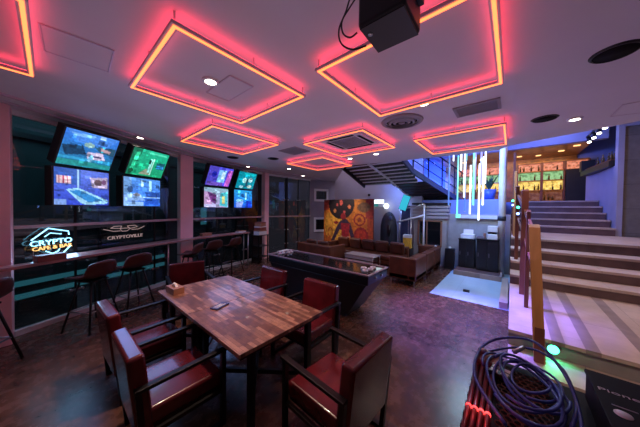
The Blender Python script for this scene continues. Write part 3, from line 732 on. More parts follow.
for i, (x, y) in enumerate(((-.14, -1.02), (.0, -1.04), (.13, -1.02), (.0, -.92))):
    o = MB().lathe([(.026, 0), (.05, 0), (.052, .02), (.045, .032), (.03, .03), (.026, .02)], n=20, ring=True).build('table_ring', M['cream'], loc=(3.34+x, 2.77+y, .772))
    tag(o, ('white ring at the left of the near end of the games table', 'white ring closest to the near rim of the games table', 'white ring at the right of the near end of the games table', 'white ring set back from the near end of the games table')[i], 'ring', 'white rings on the games table')
for i, (x, y) in enumerate(((-.17, 1.0), (-.06, 1.02), (.06, 1.0), (.17, 1.02))):
    o = MB().lathe([(.045, 0), (.048, .02), (.02, .03), (.018, .055), (.008, .062)], n=18).build('mallet', M['cream'], loc=(3.34+x, 2.77+y, .772))
    tag(o, ('white mallet at the far end of the games table, nearest the window', 'white mallet at the far end of the games table, second from the window', 'white mallet at the far end of the games table, third from the window', 'white mallet at the far end of the games table, nearest the sofas')[i], 'mallet', 'white mallets on the games table')

# ------------------------------------------------------------------ lounge
def sofa(name, W, D, H, label, group, loc, rz, seat=.36, cushion=True, arms=(1, 1), legm='alu'):
    t = thing(name, label, 'sofa', loc, rz, group)      # faces +Y
    MB().box(-W/2, W/2, -D/2, D/2, .13, .26).build('base', M['brownl'], t, .02)
    MB().box(-W/2+.1*arms[0], W/2-.1*arms[1], -D/2+.18, D/2+.01, .26, seat+.04).build('seat_cushion', M['brownl'], t, .035, 3)
    MB().box(-W/2, W/2, -D/2, -D/2+.18, .13, H).build('backrest', M['brownl'], t, .03, 3)
    for s, f in zip((-1, 1), arms):
        if f: MB().box(*sorted((s*W/2, s*(W/2-.12))), -D/2+.15, D/2, .13, H).build('armrest', M['brownl'], t, .03, 3)
    for sx in (-1, 1):
        for sy in (-1, 1): MB().bar((sx*(W/2-.05), sy*(D/2-.05), 0), (sx*(W/2-.05), sy*(D/2-.05), .14), .025).build('leg', M[legm], t)
    return t
g = 'brown leather lounge sofas'
sofa('sofa', .85, .64, .65, 'brown leather sofa seat nearest the camera in the row beside the pale floor', g, (5.73, 1.94, 0), 0, arms=(1, 0))
sofa('sofa', .72, .64, .65, 'brown leather sofa seat in the middle of the row beside the pale floor', g, (6.54, 1.94, 0), 0, arms=(0, 0))
sofa('sofa', .74, .64, .65, 'brown leather sofa seat farthest back in the row beside the pale floor', g, (7.30, 1.94, 0), 0, arms=(0, 1))
sofa('sofa', 2.6, .85, .62, 'long brown leather sofa facing the games table in front of the mural', g, (6.78, 3.70, 0), PI/2, arms=(0, 1))
sofa('sofa', 1.4, .80, .64, 'short brown leather sofa with its back to the games table, left of the mural', g, (5.75, 4.78, 0), -PI/2, arms=(1, 1))
for i in range(5):
    y = 2.66+i*.49
    o = MB().box(-.22, .22, -.075, .075, 0, .36).build('back_cushion', M['brownl'], bev=.06, seg=4, loc=(6.90, y, .415), rot=(R(-12), R(random.uniform(-3, 3)), PI/2))
    tag(o, ('brown leather back cushion at the right end of the long sofa', 'brown leather back cushion second from the right on the long sofa', 'brown leather back cushion in the middle of the long sofa', 'brown leather back cushion second from the left on the long sofa', 'brown leather back cushion at the left end of the long sofa')[i], 'cushion', 'brown back cushions on the long sofa')
for i, (x, y, rz) in enumerate(((5.98, 5.12, .4), (6.0, 4.62, -.3))):
    o = MB().box(-.2, .2, -.06, .06, 0, .34).build('loose_cushion', M['brownl'], bev=.05, seg=4, loc=(5.69, (5.1, 4.6)[i], .41), rot=(R(12), 0, -PI/2))
    tag(o, ('brown loose cushion on the short sofa, nearer the window', 'brown loose cushion on the short sofa, nearer the long sofa')[i], 'cushion', 'loose cushions on the short sofa')
t = thing('coffee_table', 'low grey slatted coffee table between the sofas', 'table', (6.0, 3.38, 0))
for i in range(5): MB().box(-.25+i*.1, -.16+i*.1, -.47, .47, .40, .43).build('slat', M['coral'], t)
for z in (.09, .2, .31): MB().box(-.24, -.22, -.46, .46, z, z+.075).build('side_board', M['coral'], t); MB().box(.22, .24, -.46, .46, z, z+.075).build('side_board', M['coral'], t)
for sx in (-1, 1):
    for sy in (-1, 1): MB().bar((sx*.2, sy*.43, 0), (sx*.2, sy*.43, .40), .04).build('leg', M['darkoak'], t)
t = thing('side_crate', 'small pale crate table beside the far window and the short sofa', 'side table', (4.45, 4.95, 0), R(8))
for z in (.06, .22, .38): MB().box(-.2, .2, -.2, .2, z, z+.1).build('crate_board', M['coral'], t)
MB().box(-.22, .22, -.22, .22, .5, .53).build('top', M['cream'], t)
for sx in (-1, 1):
    for sy in (-1, 1): MB().bar((sx*.17, sy*.17, 0), (sx*.17, sy*.17, .5), .04).build('leg', M['coral'], t)
o = MB().box(-.16, .16, -.1, .1, 0, .02).build('magazine', M['paper'], loc=(5.92, 4.62, .405), rot=(0, 0, .4)); tag(o, 'white magazine lying on the short brown sofa', 'magazine')

# ------------------------------------------------------------------ mural
t = thing('mural_painting', 'large square orange painting with a black disc and a red figure', 'painting', (7.42, 4.86, 0))
y0, y1, z0, z1 = -1.13, 1.12, .12, 2.14
for q in (-.9, .9): MB().box(-.14, .12, q-.03, q+.03, 0, .12).build('foot', M['black'], t)
MB().box(-.05, -.002, y0, y1, z0, z1).build('canvas', M['darkoak'], t)
O1, O2, RD, DK, YL, WH = (.62, .24, .035), (.55, .13, .03), (.30, .02, .03), (.025, .012, .02), (.72, .38, .06), (.65, .45, .35)
ops = [('g', (.58, .22, .03), (.50, .12, .03)), ('c', .3, .55, .2, .3, YL), ('c', .12, .5, .1, .25, (.6, .3, .05)), ('r', .0, 0, .12, .2, (.45, .07, .04)), ('r', .86, 0, 1, .35, (.4, .05, .04)), ('c', .83, .15, .12, .09, (.2, .1, .05)), ('r', .9, .35, 1, 1, (.42, .08, .03)),
       ('c', .38, .08, .27, .30, DK), ('c', .38, .06, .035, .05, (.6, .12, .1)), ('c', .25, .22, .03, .04, (.6, .25, .1)), ('c', .55, .14, .03, .04, (.6, .2, .1)), ('c', .45, .24, .025, .03, (.5, .1, .1)), ('c', .3, .1, .02, .03, (.5, .1, .1)),
       ('c', .43, .33, .055, .07, RD), ('p', [(.36, .42), (.48, .36), (.58, .46), (.74, .95), (.68, .97), (.54, .58), (.36, .58), (.22, .85), (.17, .82), (.28, .55)], (.06, .03, .07)), ('p', [(.38, .45), (.56, .45), (.55, .72), (.48, .85), (.40, .72)], (.35, .02, .04)),
       ('p', [(.38, .70), (.42, .70), (.46, .96), (.43, .96)], WH), ('p', [(.52, .70), (.56, .70), (.48, .96), (.45, .96)], WH), ('p', [(.41, .72), (.53, .72), (.46, .9)], (.3, .02, .04)),
       ('o', .75, .38, .10, .10, RD), ('c', .75, .38, .04, .04, (.3, .05, .03)), ('c', .78, .68, .10, .14, (.45, .05, .03)), ('o', .78, .68, .12, .15, RD), ('o', .15, .65, .05, .09, (.35, .05, .02)), ('c', .28, .45, .05, .03, RD), ('n', .3, .4)]
picture('picture', (-.052, y1, z1), (-.052, y0, z1), (-.052, y0, z0), (-.052, y1, z0), 90, 76, ops, M['pic'], t)
o = MB().lathe([(.05, 0), (.05, .04), (.03, .06)], n=16, mtx=Matrix.Rotation(-PI/2, 4, 'Y')).build('wall_sensor', M['blackp'], loc=(8.2, 4.35, 2.34)); tag(o, 'small round black sensor on the wall above the painting', 'sensor')

# things along the back wall
t = thing('wall_light', 'bright cold white wall light right of the painting', 'wall lamp', (8.2, 3.95, 2.02))
MB().box(-.05, 0, -.26, .22, -.16, .14).build('housing', M['cream'], t)
MB().box(-.056, -.05, -.24, .2, -.02, .12).build('light_panel', M['coldpanel'], t)
MB().box(-.056, -.05, -.02, .2, -.14, -.04).build('sign_panel', emis('dim_teal_panel', (.05, .35, .35), .6), t)
t = thing('globe_lamp', 'round white glowing lamp beside the wall light', 'lamp', (8.02, 3.55, 1.9))
MB().lathe([(.001, -.10), (.06, -.08), (.095, -.02), (.095, .02), (.06, .08), (.001, .10)], n=20).build('globe', M['coldpanel'], t)
MB().tube([(0, 0, 0), (.18, 0, 0)], .02, 8).build('arm', M['alu'], t)
t = thing('draped_figure', 'tall black hooded statue standing right of the painting', 'statue', (7.62, 3.27, 0), R(130))
mb = MB(); prof = [(.27, 0), (.28, .4), (.29, .9), (.28, 1.2), (.24, 1.42), (.18, 1.56), (.10, 1.66), (.02, 1.70)]
mb.lathe([(r, z) for r, z in prof], n=28)
for i, v in enumerate(mb.v):
    a = math.atan2(v[1], v[0]); f = 1+.07*math.sin(9*a)*max(0, 1-v[2]/1.4); mb.v[i] = (v[0]*f, v[1]*f*.8, v[2])
mb.build('cloak', mat('black_cloth', (.015, .016, .03), .5, var=.3), t)
MB().lathe([(.001, -.1), (.05, -.07), (.07, 0), (.05, .07), (.001, .1)], n=16, mtx=Matrix.Translation((0, .15, 1.46))).build('face_mask', M['steelblue'], t)
MB().lathe([(.001, -.22), (.04, -.18), (.05, .0), (.04, .18), (.001, .22)], n=14, mtx=Matrix.Translation((0.05, .21, 1.05))).build('arm', M['blacks'], t)
# tube-framed simulator
t = thing('pole_frame', 'pale metal pole frame behind the sofas, holding the cyan screen', 'frame', (7.72, 2.6, 0))
for x, y, z in ((0, .33, 1.95), (0, -.05, 1.75), (.22, .36, 1.98), (.22, .1, 1.95)): MB().tube([(x, y, 0), (x, y, z)], .022, 10).build('post', M['alu'], t)
MB().tube([(.02, -.45, 0), (.02, -.45, 1.95)], .028, 10).build('post', M['cream'], t)
MB().tube([(-.03, .40, 1.34), (-.03, -.45, 1.6)], .028, 10).build('cross_bar', M['cream'], t)
MB().tube([(.0, .35, 1.75), (0, -.45, 1.95)], .02, 10).build('cross_bar', M['alu'], t)
MB().box(.1, .18, .03, .3, 1.5, 1.9).build('back_panel', M['steelblue'], t)
MB().box(.2, .24, .03, .36, .3, 1.6).build('back_panel', M['steelblue'], t)
m5 = Matrix.Translation((-.06, .14, 2.0)) @ Matrix.Rotation(R(19), 4, 'X')
MB().box(-.03, .0, -.13, .13, -.26, .26, m5).build('screen_body', M['blackp'], t)
MB().box(-.036, -.031, -.12, .12, -.25, .25, m5).build('screen', M['cyan'], t)
boxthing('carton', 'yellow carton with a white lid behind the sofa, under the pole frame', 'box', (7.38, 2.53, .55), R(8), .2, .24, .42, M['yellow'], M['cream'])
o = MB().box(-.12, .12, -.13, .13, 0, .55).build('pedestal', M['blackp'], loc=(7.38, 2.53, 0)); tag(o, 'black pedestal under the yellow carton', 'pedestal')
# fireplace-like cabinet in the wall
t = thing('showcase', 'grey stone-clad showcase with a slatted head and dark glass opening', 'showcase', (8.2, 2.03, 0))
MB().box(-.28, 0, -.5, .48, 0, .62).box(-.28, 0, -.5, -.36, .62, 1.42).box(-.28, 0, .34, .48, .62, 1.42).box(-.28, 0, -.5, .48, 1.42, 1.5).build('surround', M['beige'], t)
for i in range(4): MB().box(-.32, 0, -.54, .52, 1.5+i*.11, 1.5+i*.11+.08).build('slat', M['coral'], t)
MB().box(-.35, 0, -.56, .54, 1.94, 2.0).build('cornice', M['blackp'], t)
MB().box(-.05, -.03, -.36, .34, .62, 1.42).build('back_panel', M['blacks'], t)
mb = MB().box(-.29, -.25, -.38, -.33, .6, 1.44).box(-.29, -.25, .31, .36, .6, 1.44).box(-.29, -.25, -.38, .36, .6, .64).box(-.29, -.25, -.38, .36, 1.40, 1.44).box(-.29, -.25, .06, .09, .64, 1.4); mb.build('frame', M['box'], t)
MB().box(-.262, -.256, -.33, .31, .64, 1.40).build('pane', M['clear'], t)
for i, (x, y) in enumerate(((7.79, 1.80), (7.79, 1.40))):
    t = thing('speaker_plinth', ('dark brown plinth with a white knob, directly behind the sofa row', 'dark brown plinth with a white knob, nearer the pale floor')[i], 'plinth', (x, y+.0, 0), 0, 'dark plinths behind the sofa row')
    MB().box(-.1, .1, -.12, .12, 0, .62).build('body', M['blacks'], t, .01)
    MB().lathe([(.03, .62), (.035, .64), (.02, .67)], n=14).build('knob', M['cream'], t)

# ------------------------------------------------------------------ platform, cabinets
t = struct('platform', MB().box(7.2, 8.2, .16, 1.2, 0, .12), M['stone'])
MB().box(7.26, 8.2, .2, 1.2, .12, .128).build('top_covering', M['riser'], t)
def cabinet(y0, y1, x0, h, label, nd):
    t = thing('black_cabinet', label, 'cabinet', (x0, (y0+y1)/2, .128), 0, 'black cabinets on the platform'); w = (y1-y0)/2
    MB().box(.02, .36, -w, w, 0, h).build('body', M['blackp'], t, .004)
    MB().box(-.01, .38, -w-.01, w+.01, h, h+.025).build('top', M['blacks'], t)
    for i in range(nd):
        a = -w+2*w*i/nd; b = a+2*w/nd
        d = MB().box(0, .019, a+.006, b-.006, .03, h-.02).build('door', M['blacks'], t, .003)
        MB().bar((-.008, b-.04, h*.45), (-.008, b-.04, h*.58), .008).build('handle', M['vent'], d)
cabinet(.77, 1.16, 7.66, .80, 'left black cabinet on the low platform, under the white printer', 2)
cabinet(.24, .72, 7.58, .84, 'right black cabinet on the low platform, under the white coffee machine', 2)
t = thing('printer', 'small white printer on the left black cabinet', 'printer', (7.85, .96, .953))
MB().box(-.13, .13, -.17, .17, 0, .13).build('body', M['cream'], t, .015)
m6 = Matrix.Translation((.08, 0, .12)) @ Matrix.Rotation(R(18), 4, 'Y')
MB().box(-.02, .0, -.12, .12, 0, .14, m6).build('paper_tray', M['paper'], t)
MB().box(-.18, -.12, -.1, .1, .02, .03).build('output_tray', M['cream'], t)
t = thing('coffee_machine', 'white appliance with a black middle on the right black cabinet', 'appliance', (7.75, .38, .993))
MB().box(-.1, .1, -.11, .11, 0, .14).box(-.1, .1, -.11, .11, .2, .36).build('body', M['cream'], t, .01)
MB().box(-.06, .1, -.1, .1, .14, .2).build('dispenser', M['blackp'], t)
t = thing('card_terminal', 'small grey payment terminal between the printer and the white appliance', 'terminal', (7.72, .65, .993), R(10))
MB().box(-.06, .06, -.09, .09, 0, .06).build('body', M['vent'], t, .01); MB().box(-.04, .0, -.07, .07, .06, .064).build('screen', M['blacks'], t)
o = MB().box(-.05, .05, -.03, .03, 0, .16).build('spray_bottle', M['box'], loc=(7.76, .56, .993), bev=.02); tag(o, 'small amber bottle left of the white appliance', 'bottle')
o = MB().box(-.07, .07, -.06, .06, 0, .02).build('floor_box', M['ventd'], loc=(5.85, .72, 0), rot=(0, 0, .1), bev=.004); tag(o, 'small dark floor socket box on the pale floor', 'floor box')
struct('trim_3', MB().box(5.22, 7.2, .02, .14, 0, .12), M['stone'])
# steel column
t = struct('column_steel', MB().lathe([(.08, .0), (.08, 5.5)], (7.9, .2, 0), n=24), M['cream'])
MB().lathe([(.095, 1.5), (.095, 1.62)], (7.9, .2, 0), n=24).build('collar', M['blackp'], t)

# ------------------------------------------------------------------ stairs
T0, TB = .2, .40
steps = [(5.6, .575), (6.07, .76), (6.53, .95), (7.0, 1.15)]
steps2 = [(9.35, 1.35), (9.75, 1.55), (10.15, 1.75), (10.5, 1.94), (10.9, 2.13)]
struct('stair_base', MB().box(3.0, 3.46, -3.2, 0, 0, T0), M['stone'])
struct('stair_landing', MB().box(3.40, 5.6, -3.2, 0, .36, TB), M['stone'], None, .004)
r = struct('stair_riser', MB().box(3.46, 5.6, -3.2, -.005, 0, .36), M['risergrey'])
for i, y in enumerate((-.42, -.66, -1.05, -1.5, -2.0)): struct('trim_%d' % (6+i), MB().prism([(3.40, y-.03), (5.58, y-.055), (5.58, y+.055), (3.40, y+.07)], TB, TB+.0015).box(3.396, 3.40, y-.03, y+.07, TB-.04, TB+.0015), M['stripe_shade'])  # shadow stripes put into the colour as thin darker strips
prevz = TB
def stepset(lst, yl, yr, endx):
    global prevz
    for i, (x, z) in enumerate(lst):
        nx = lst[i+1][0] if i+1 < len(lst) else endx
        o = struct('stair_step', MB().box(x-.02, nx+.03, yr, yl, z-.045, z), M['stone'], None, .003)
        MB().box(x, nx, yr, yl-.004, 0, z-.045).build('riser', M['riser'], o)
stepset(steps, 0, -4.2, 9.35)
stepset(steps2, 0, -2.05, 14.0)
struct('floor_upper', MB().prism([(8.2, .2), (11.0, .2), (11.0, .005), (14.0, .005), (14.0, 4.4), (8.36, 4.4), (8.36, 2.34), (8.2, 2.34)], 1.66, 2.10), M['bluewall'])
struct('wall_undercroft', MB().box(8.36, 9.3, .01, .15, 0, 1.66), M['stone'])
struct('trim_4', MB().box(8.12, 8.2, .3, 1.3, 1.53, 1.63), M['cream'])
# round riser lights
t = thing('riser_light', 'round green step light glowing in the bottom riser', 'step light', (3.455, -.37, .29))
MB().lathe([(.05, 0), (.055, .012), (.045, .016)], n=24, mtx=Matrix.Rotation(-PI/2, 4, 'Y')).build('bezel', M['alu'], t)
MB().lathe([(.046, .012), (.044, .021)], n=24, mtx=Matrix.Rotation(-PI/2, 4, 'Y')).build('lens', M['green'], t)
light('green_glow', 'SPOT', (3.42, -.37, .30), 4.0, (.05, 1, .4), .03, target=(3.1, -.4, .1), spot=150)
# balustrade boards
def board(x, y, z0, z1, w, d, m, label, lean=0.):
    t = thing('balustrade_post', label, 'post', (x, y, z0), 0, 'wooden boards of the stair balustrade')
    MB().loft([(-d/2, -w/2, 0), (d/2, -w/2, 0), (d/2, w/2, 0), (-d/2, w/2, 0)], [(-d/2, -w/2+lean, z1-z0-.03), (d/2, -w/2+lean, z1-z0), (d/2, w/2+lean, z1-z0), (-d/2, w/2+lean, z1-z0-.03)]).build('board', m, t, .004)
    return t
b = board(3.28, -.255, T0, 1.62, .088, .10, M['oak'], 'wide oak newel board at the foot of the stairs', .07)
MB().box(-.056, -.05, -.03, .046, .0, .36).build('lower_dark_strip', M['darkoak'], b)  # thin darker strip on the lower front of the newel
board(4.35, -.185, TB, 1.78, .045, .08, M['darkoak'], 'dark oak board just behind the newel board')
board(5.0, -.165, TB, 2.12, .085, .1, M['darkoak'], 'tall reddish oak board partly hidden by the newel board')
board(6.3, -.09, .76, 2.3, .06, .12, M['darkoak'], 'dark balustrade board carrying a green and a blue light')
board(7.8, -.035, 1.15, 3.3, .05, .1, M['darkoak'], 'tallest dark balustrade board with lights, farthest up the stairs')
board(7.3, -.06, 1.15, 2.75, .05, .1, M['oak'], 'slim oak balustrade board between the two lit boards')
t = thing('stair_handrail', 'wooden handrail rising along the stair balustrade', 'handrail', (0, 0, 0))
for a, b in (((3.34, -.225, 1.40), (4.30, -.19, 1.62)), ((4.40, -.185, 1.64), (4.94, -.17, 1.76)), ((5.06, -.165, 1.79), (6.23, -.1, 2.07)), ((6.37, -.09, 2.1), (7.24, -.065, 2.32)), ((7.36, -.058, 2.35), (7.74, -.04, 2.45))):
    MB().bar(a, b, .03, .06).build('rail', M['darkoak'], t)
    MB().bar((a[0], a[1], a[2]-.45), (b[0], b[1], b[2]-.45), .018, .04).build('lower_rail', M['darkoak'], t)
for x, y, z, m, l in ((6.22, -.10, 1.84, 'green', 'green spot on the nearer lit balustrade board'), (6.22, -.10, 1.71, 'blueled', 'blue spot on the nearer lit balustrade board'), (7.71, -.02, 2.03, 'green', 'green spot on the farther lit balustrade board'), (7.71, -.02, 1.92, 'blueled', 'blue spot on the farther lit balustrade board')):
    t = thing('spot_light', l, 'spotlight', (x, y, z), 0, 'coloured spots on the balustrade')
    MB().lathe([(.03, 0), (.032, .02), (.026, .02)], n=14, mtx=Matrix.Rotation(-PI/2, 4, 'Y')).build('housing', M['blackp'], t)
    MB().lathe([(.025, .012), (.025, .024)], n=14, mtx=Matrix.Rotation(-PI/2, 4, 'Y')).build('lens', M[m], t)

# right side: concrete wall, bar side wall
struct('wall_right', MB().box(9.45, 9.6, -4.2, -2.16, 1.15, 3.95), M['conc'])
struct('trim_5', MB().box(9.40, 9.62, -2.16, -2.06, 1.15, 4.2).box(9.40, 9.62, -4.2, -2.16, 3.95, 4.2), M['lav'])
struct('wall_bar_side', MB().prism([(9.62, -2.07), (11.0, -2.06), (12.0, -1.95), (12.0, -2.2), (9.62, -2.3)], 1.15, 3.0), M['lav'])
t = thing('bar_counter', 'dark bar counter ledge on top of the lavender wall', 'counter', (10.7, -2.1, 3.004))
MB().prism([(-.95, .12), (1.2, .3), (1.2, -.15), (-.95, -.3)], 0.0, .16).build('ledge', M['blackp'], t)
MB().prism([(-.9, .08), (1.2, .26), (1.2, -.12), (-.9, -.25)], .16, .2).build('top', M['darkoak'], t)
MB().box(.95, 1.25, .02, .32, .16, .5).build('end_block', M['blackp'], t)
random.seed(9)
for i in range(6):
    o = MB().lathe([(.03, 0), (.032, .16), (.012, .2), (.012, .27)], n=12).build('bottle', M['bottle'], loc=(9.95+i*.22, -2.13+i*.02+random.uniform(-.03, .03), 3.206))
    tag(o, 'small dark bottle standing on the bar counter ledge', 'bottle', 'bottles on the bar counter ledge')
t = thing('menu_panel', 'pale green glass panel above the bar counter at the right', 'panel', (10.1, -2.3, 3.3))
MB().box(-.5, .6, -.03, .0, 0, .85).build('panel', mat('pale_green_panel', (.28, .42, .38), .25, var=.3, scale=7), t)
t = thing('spot_track', 'black ceiling track with a row of bright spotlights by the bar', 'spotlight track', (0, 0, 0))
MB().bar((8.6, -1.8, 4.12), (11.2, -1.76, 4.12), .05, .04).build('track', M['blackp'], t)
for i in range(5):
    x = 8.8+i*.52
    h = MB().tube([(x, -1.8, 4.1), (x-.06, -1.8, 3.95)], .05, 10).build('spot_head', M['blackp'], t)
    MB().tube([(x-.06, -1.8, 3.95), (x-.065, -1.8, 3.935)], .045, 10).build('lens', M['lampw'], h)
    light('track_spot', 'SPOT', (x-.08, -1.8, 3.9), 18, (1, .85, .75), .04, target=(x-.8, -1.7, 1.4), spot=75)
# shell of the double-height space
struct('ceiling_void', MB().box(5.2, 14.2, -4.3, 6.2, 5.6, 5.75), M['lav'])
struct('wall_header', MB().box(10.9, 11.1, -2.2, 4.4, 4.02, 5.6), M['lav'])
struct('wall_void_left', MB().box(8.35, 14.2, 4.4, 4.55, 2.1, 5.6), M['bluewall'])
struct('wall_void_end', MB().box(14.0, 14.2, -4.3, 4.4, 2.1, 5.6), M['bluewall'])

# ------------------------------------------------------------------ bar shelves
t0 = thing('bar_shelf', 'glowing amber back-bar wall panel holding the lit bottle shelves', 'panel', (13.9, .2, 2.1))
MB().box(0, .08, -2.2, 2.6, 0, 2.0).build('panel', M['gold'], t0)
MB().box(-2.6, .08, -2.2, 2.6, 2.0, 2.06).build('canopy', M['gold'], t0)
for i, (y, x) in enumerate(((1.6, -.9), (.9, -1.2), (-.4, -1.0), (-1.0, -.8), (-1.6, -1.3), (-1.9, -2))):
    MB().box(x-.07, x+.07, y-.08, y+.08, 1.985, 2.0).build('canopy_light', emis('amber_glow_%d' % i, (1, .55, .2), 2.2), t0)
bays = [(-.18, -.94, 3), (-.98, -1.62, 3), (2.2, 1.45, 3), (1.4, .3, 3), (-1.66, -2.3, 1)]
rows = [('shelfr', 3.54, 3.86, 'red'), ('shelfg', 3.14, 3.48, 'green'), ('shelfy', 2.72, 3.08, 'yellow'), ('shelfb', 2.28, 2.66, 'amber')]
names = ('first bay of lit bar shelves right of the stair boards', 'second bay of lit bar shelves beside the dark doorway', 'lit bar shelves seen through the hanging tubes, left bay', 'lit bar shelves seen through the hanging tubes, right bay', 'single red-lit bar shelf over the dark doorway')
bproto = None
for bi, (ya, yb, n) in enumerate(bays):
    yc = (ya+yb)/2; w = abs(ya-yb)/2
    t = thing('bottle_shelf', names[bi], 'shelf', (13.82, yc, 2.2), 0, 'lit bottle shelves of the bar')
    rr = rows[:1] if n == 1 else rows
    for m, z0, z1, nm in rr:
        MB().box(.02, .06, -w+.02, w-.02, z0-2.2, z1-2.2).build('light_panel', M[m], t)
        MB().box(-.24, .06, -w, w, z0-2.26, z0-2.22).build('shelf_board', M['gold'], t)
    zt = rr[0][2]-2.2; zb = rr[-1][1]-2.26
    for s in (-1, 1): MB().box(-.24, .06, s*w-.02, s*w+.02, zb, zt).build('upright', M['darkoak'], t)
    MB().box(-.24, .06, -w, w, zt, zt+.04).build('top_board', M['gold'], t)
    random.seed(bi)
    for m, z0, z1, nm in rr:
        k = int(w*2/.11)
        for j in range(k):
            if random.random() < .62: continue
            y = yc-w+.08+j*(2*w-.16)/max(1, k-1); hh = random.choice((.2, .25, .28))
            if bproto is None:
                bproto = MB().lathe([(.035, 0), (.035, .62), (.013, .75), (.013, 1)], n=8).build('bar_bottle', M['bottle']); o = bproto
            else:
                o = bproto.copy(); COL.objects.link(o)
            o.location = (13.66, y, z0-.02); o.scale = (.8, .8, hh)
            tag(o, 'dark bottle on the %s-lit shelf, in the %s' % (nm, ('bay right of the stair boards', 'bay beside the dark doorway', 'left bay behind the hanging tubes', 'right bay behind the hanging tubes', 'bay over the dark doorway')[bi]), 'bottle', '%s shelf bottles, %s' % (nm, ('near bay', 'doorway bay', 'left tube bay', 'right tube bay', 'upper bay')[bi]))
struct('door_1', MB().box(13.55, 13.62, -2.3, -1.66, 2.13, 3.5), M['blackp'])
light('bar_amber', 'AREA', (12.8, 0, 4.0), 40, (1, .6, .25), 3.5, target=(13.4, 0, 2.6), sy=.6)
# planter by the bar rail
t = thing('planter', 'blue pot with a small dark plant on the upper floor edge', 'planter', (8.75, .55, 2.10))
MB().lathe([(.13, 0), (.19, .32), (.17, .32), (.15, .28)], n=20).build('pot', M['blueplastic'], t)
mb = MB(); random.seed(2)
for i in range(16):
    a = random.uniform(0, 6.28); l = random.uniform(.25, .55); e = Vector((math.cos(a)*l*.5, math.sin(a)*l*.5, .28+l))
    s = Vector((0, 0, .27)); n = Vector((-math.sin(a), math.cos(a), 0))*.03; mid = (s+e)/2+Vector((0, 0, .06)); th = Vector((0, 0, .004))
    mb.add([s, mid-n, e, mid+n, s+th, mid-n+th, e+th, mid+n+th], [(0, 1, 2, 3), (7, 6, 5, 4), (0, 4, 5, 1), (1, 5, 6, 2), (2, 6, 7, 3), (3, 7, 4, 0)])
mb.build('foliage', M['leaf'], t)

# ------------------------------------------------------------------ hanging tubes
TX = 6.7
tubes = [(448.5, 206, 'tb', .016, 'faint blue tube farthest left of the hanging lights'), (453.5, 162, 'tw', .016, 'short white tube above the aqua tube'), (457, 216, 'tg', .016, 'long aqua tube ending in a small square'), (461, 171, 'tw', .022, 'thick short white tube near the left of the cluster'),
         (464, 198, 'tw', .018, 'mid-length white tube left of the cluster centre'), (464.5, 212, 'tb', .015, 'long blue tube left of the cluster centre'), (466.5, 161, 'tg', .015, 'short aqua tube near the cluster centre'), (469.7, 215, 'tw', .017, 'long white tube at the cluster centre'),
         (473, 206, 'tg', .022, 'thick pale aqua tube right of the centre'), (476, 158, 'tb', .015, 'shortest blue tube right of the centre'), (478.4, 221, 'tw', .019, 'white tube hanging lowest of all'), (480.8, 185, 'tv_', .018, 'violet tube behind the lowest white tube'),
         (482.6, 206, 'tw', .020, 'white tube with a long drop at the right'), (485, 184, 'tw', .018, 'white tube farthest right of the hanging lights'), (474.8, 190, 'tv_', .014, 'slim violet tube at the centre of the cluster')]
random.seed(5)
for i, (px_, yb, m, r, l) in enumerate(tubes):
    x = TX+((i*37) % 7-3)*.09
    d = F_*227.64+R_*(px_-320)+U_*(213.5-yb); p = EYE+d*(x/d.x)
    ln = random.uniform(1.0, 1.7) if m != 'tw' else random.uniform(.9, 1.5)
    if yb < 175: ln = .8
    t = thing('hanging_tube_light', l, 'tube light', (p.x, p.y, p.z), 0, 'hanging tube lights over the stair void')
    MB().tube([(0, 0, .02), (0, 0, ln)], r, 10).build('tube', M[m], t)
    MB().tube([(0, 0, 0), (0, 0, .02)], r*1.1, 10).build('end_cap', M['alu'], t)
    MB().tube([(0, 0, ln), (0, 0, 5.6-p.z)], .003, 5).build('wire', M['blackp'], t)
    if i == 2: MB().box(.0, .1, -.06, .03, -.05, .05).build('end_block', M['tg'], t)

# ------------------------------------------------------------------ upper staircase seen from below
t = thing('upper_staircase', 'dark staircase overhead seen from below, with pale tread edges and a black railing', 'staircase', (0, 0, 0))
prof = [(5.75, 3.07), (5.96, 3.005), (6.17, 2.935), (6.38, 2.868), (6.59, 2.80), (6.80, 2.725), (7.0, 2.65), (7.2, 2.58)]
mb = MB(); md = MB()
for i in range(len(prof)-1):
    (xa, za), (xb, zb) = prof[i], prof[i+1]; m_ = xa+(xb-xa)*.5
    md.loft([(xa, 2.18, za-.0), (m_, 2.18, za-.03), (m_, 3.98, za-.03), (xa, 3.98, za)], [(xa, 2.18, za+.05), (m_, 2.18, za+.02), (m_, 3.98, za+.02), (xa, 3.98, za+.05)])
    mb.loft([(m_, 2.2, za+.02), (xb, 2.2, zb+.02), (xb, 3.96, zb+.02), (m_, 3.96, za+.02)], [(m_, 2.2, za+.06), (xb, 2.2, zb+.06), (xb, 3.96, zb+.06), (m_, 3.96, za+.06)])
md.build('tread', M['soffit'], t); mb.build('riser_board', M['tread'], t)
low = [(7.2, 2.58, 1.95, 2.96), (7.8, 2.36, 1.68, 2.78), (8.4, 2.16, 1.5, 2.6), (8.34, 2.1, 1.5, 2.6)]
lowp = [(6.9, 2.68, 2.1, 3.2), (7.2, 2.57, 1.92, 3.0), (7.8, 2.36, 1.68, 2.82), (8.4, 2.17, 1.45, 2.62), (9.0, 1.98, 1.25, 2.45)]
mb = MB(); md = MB()
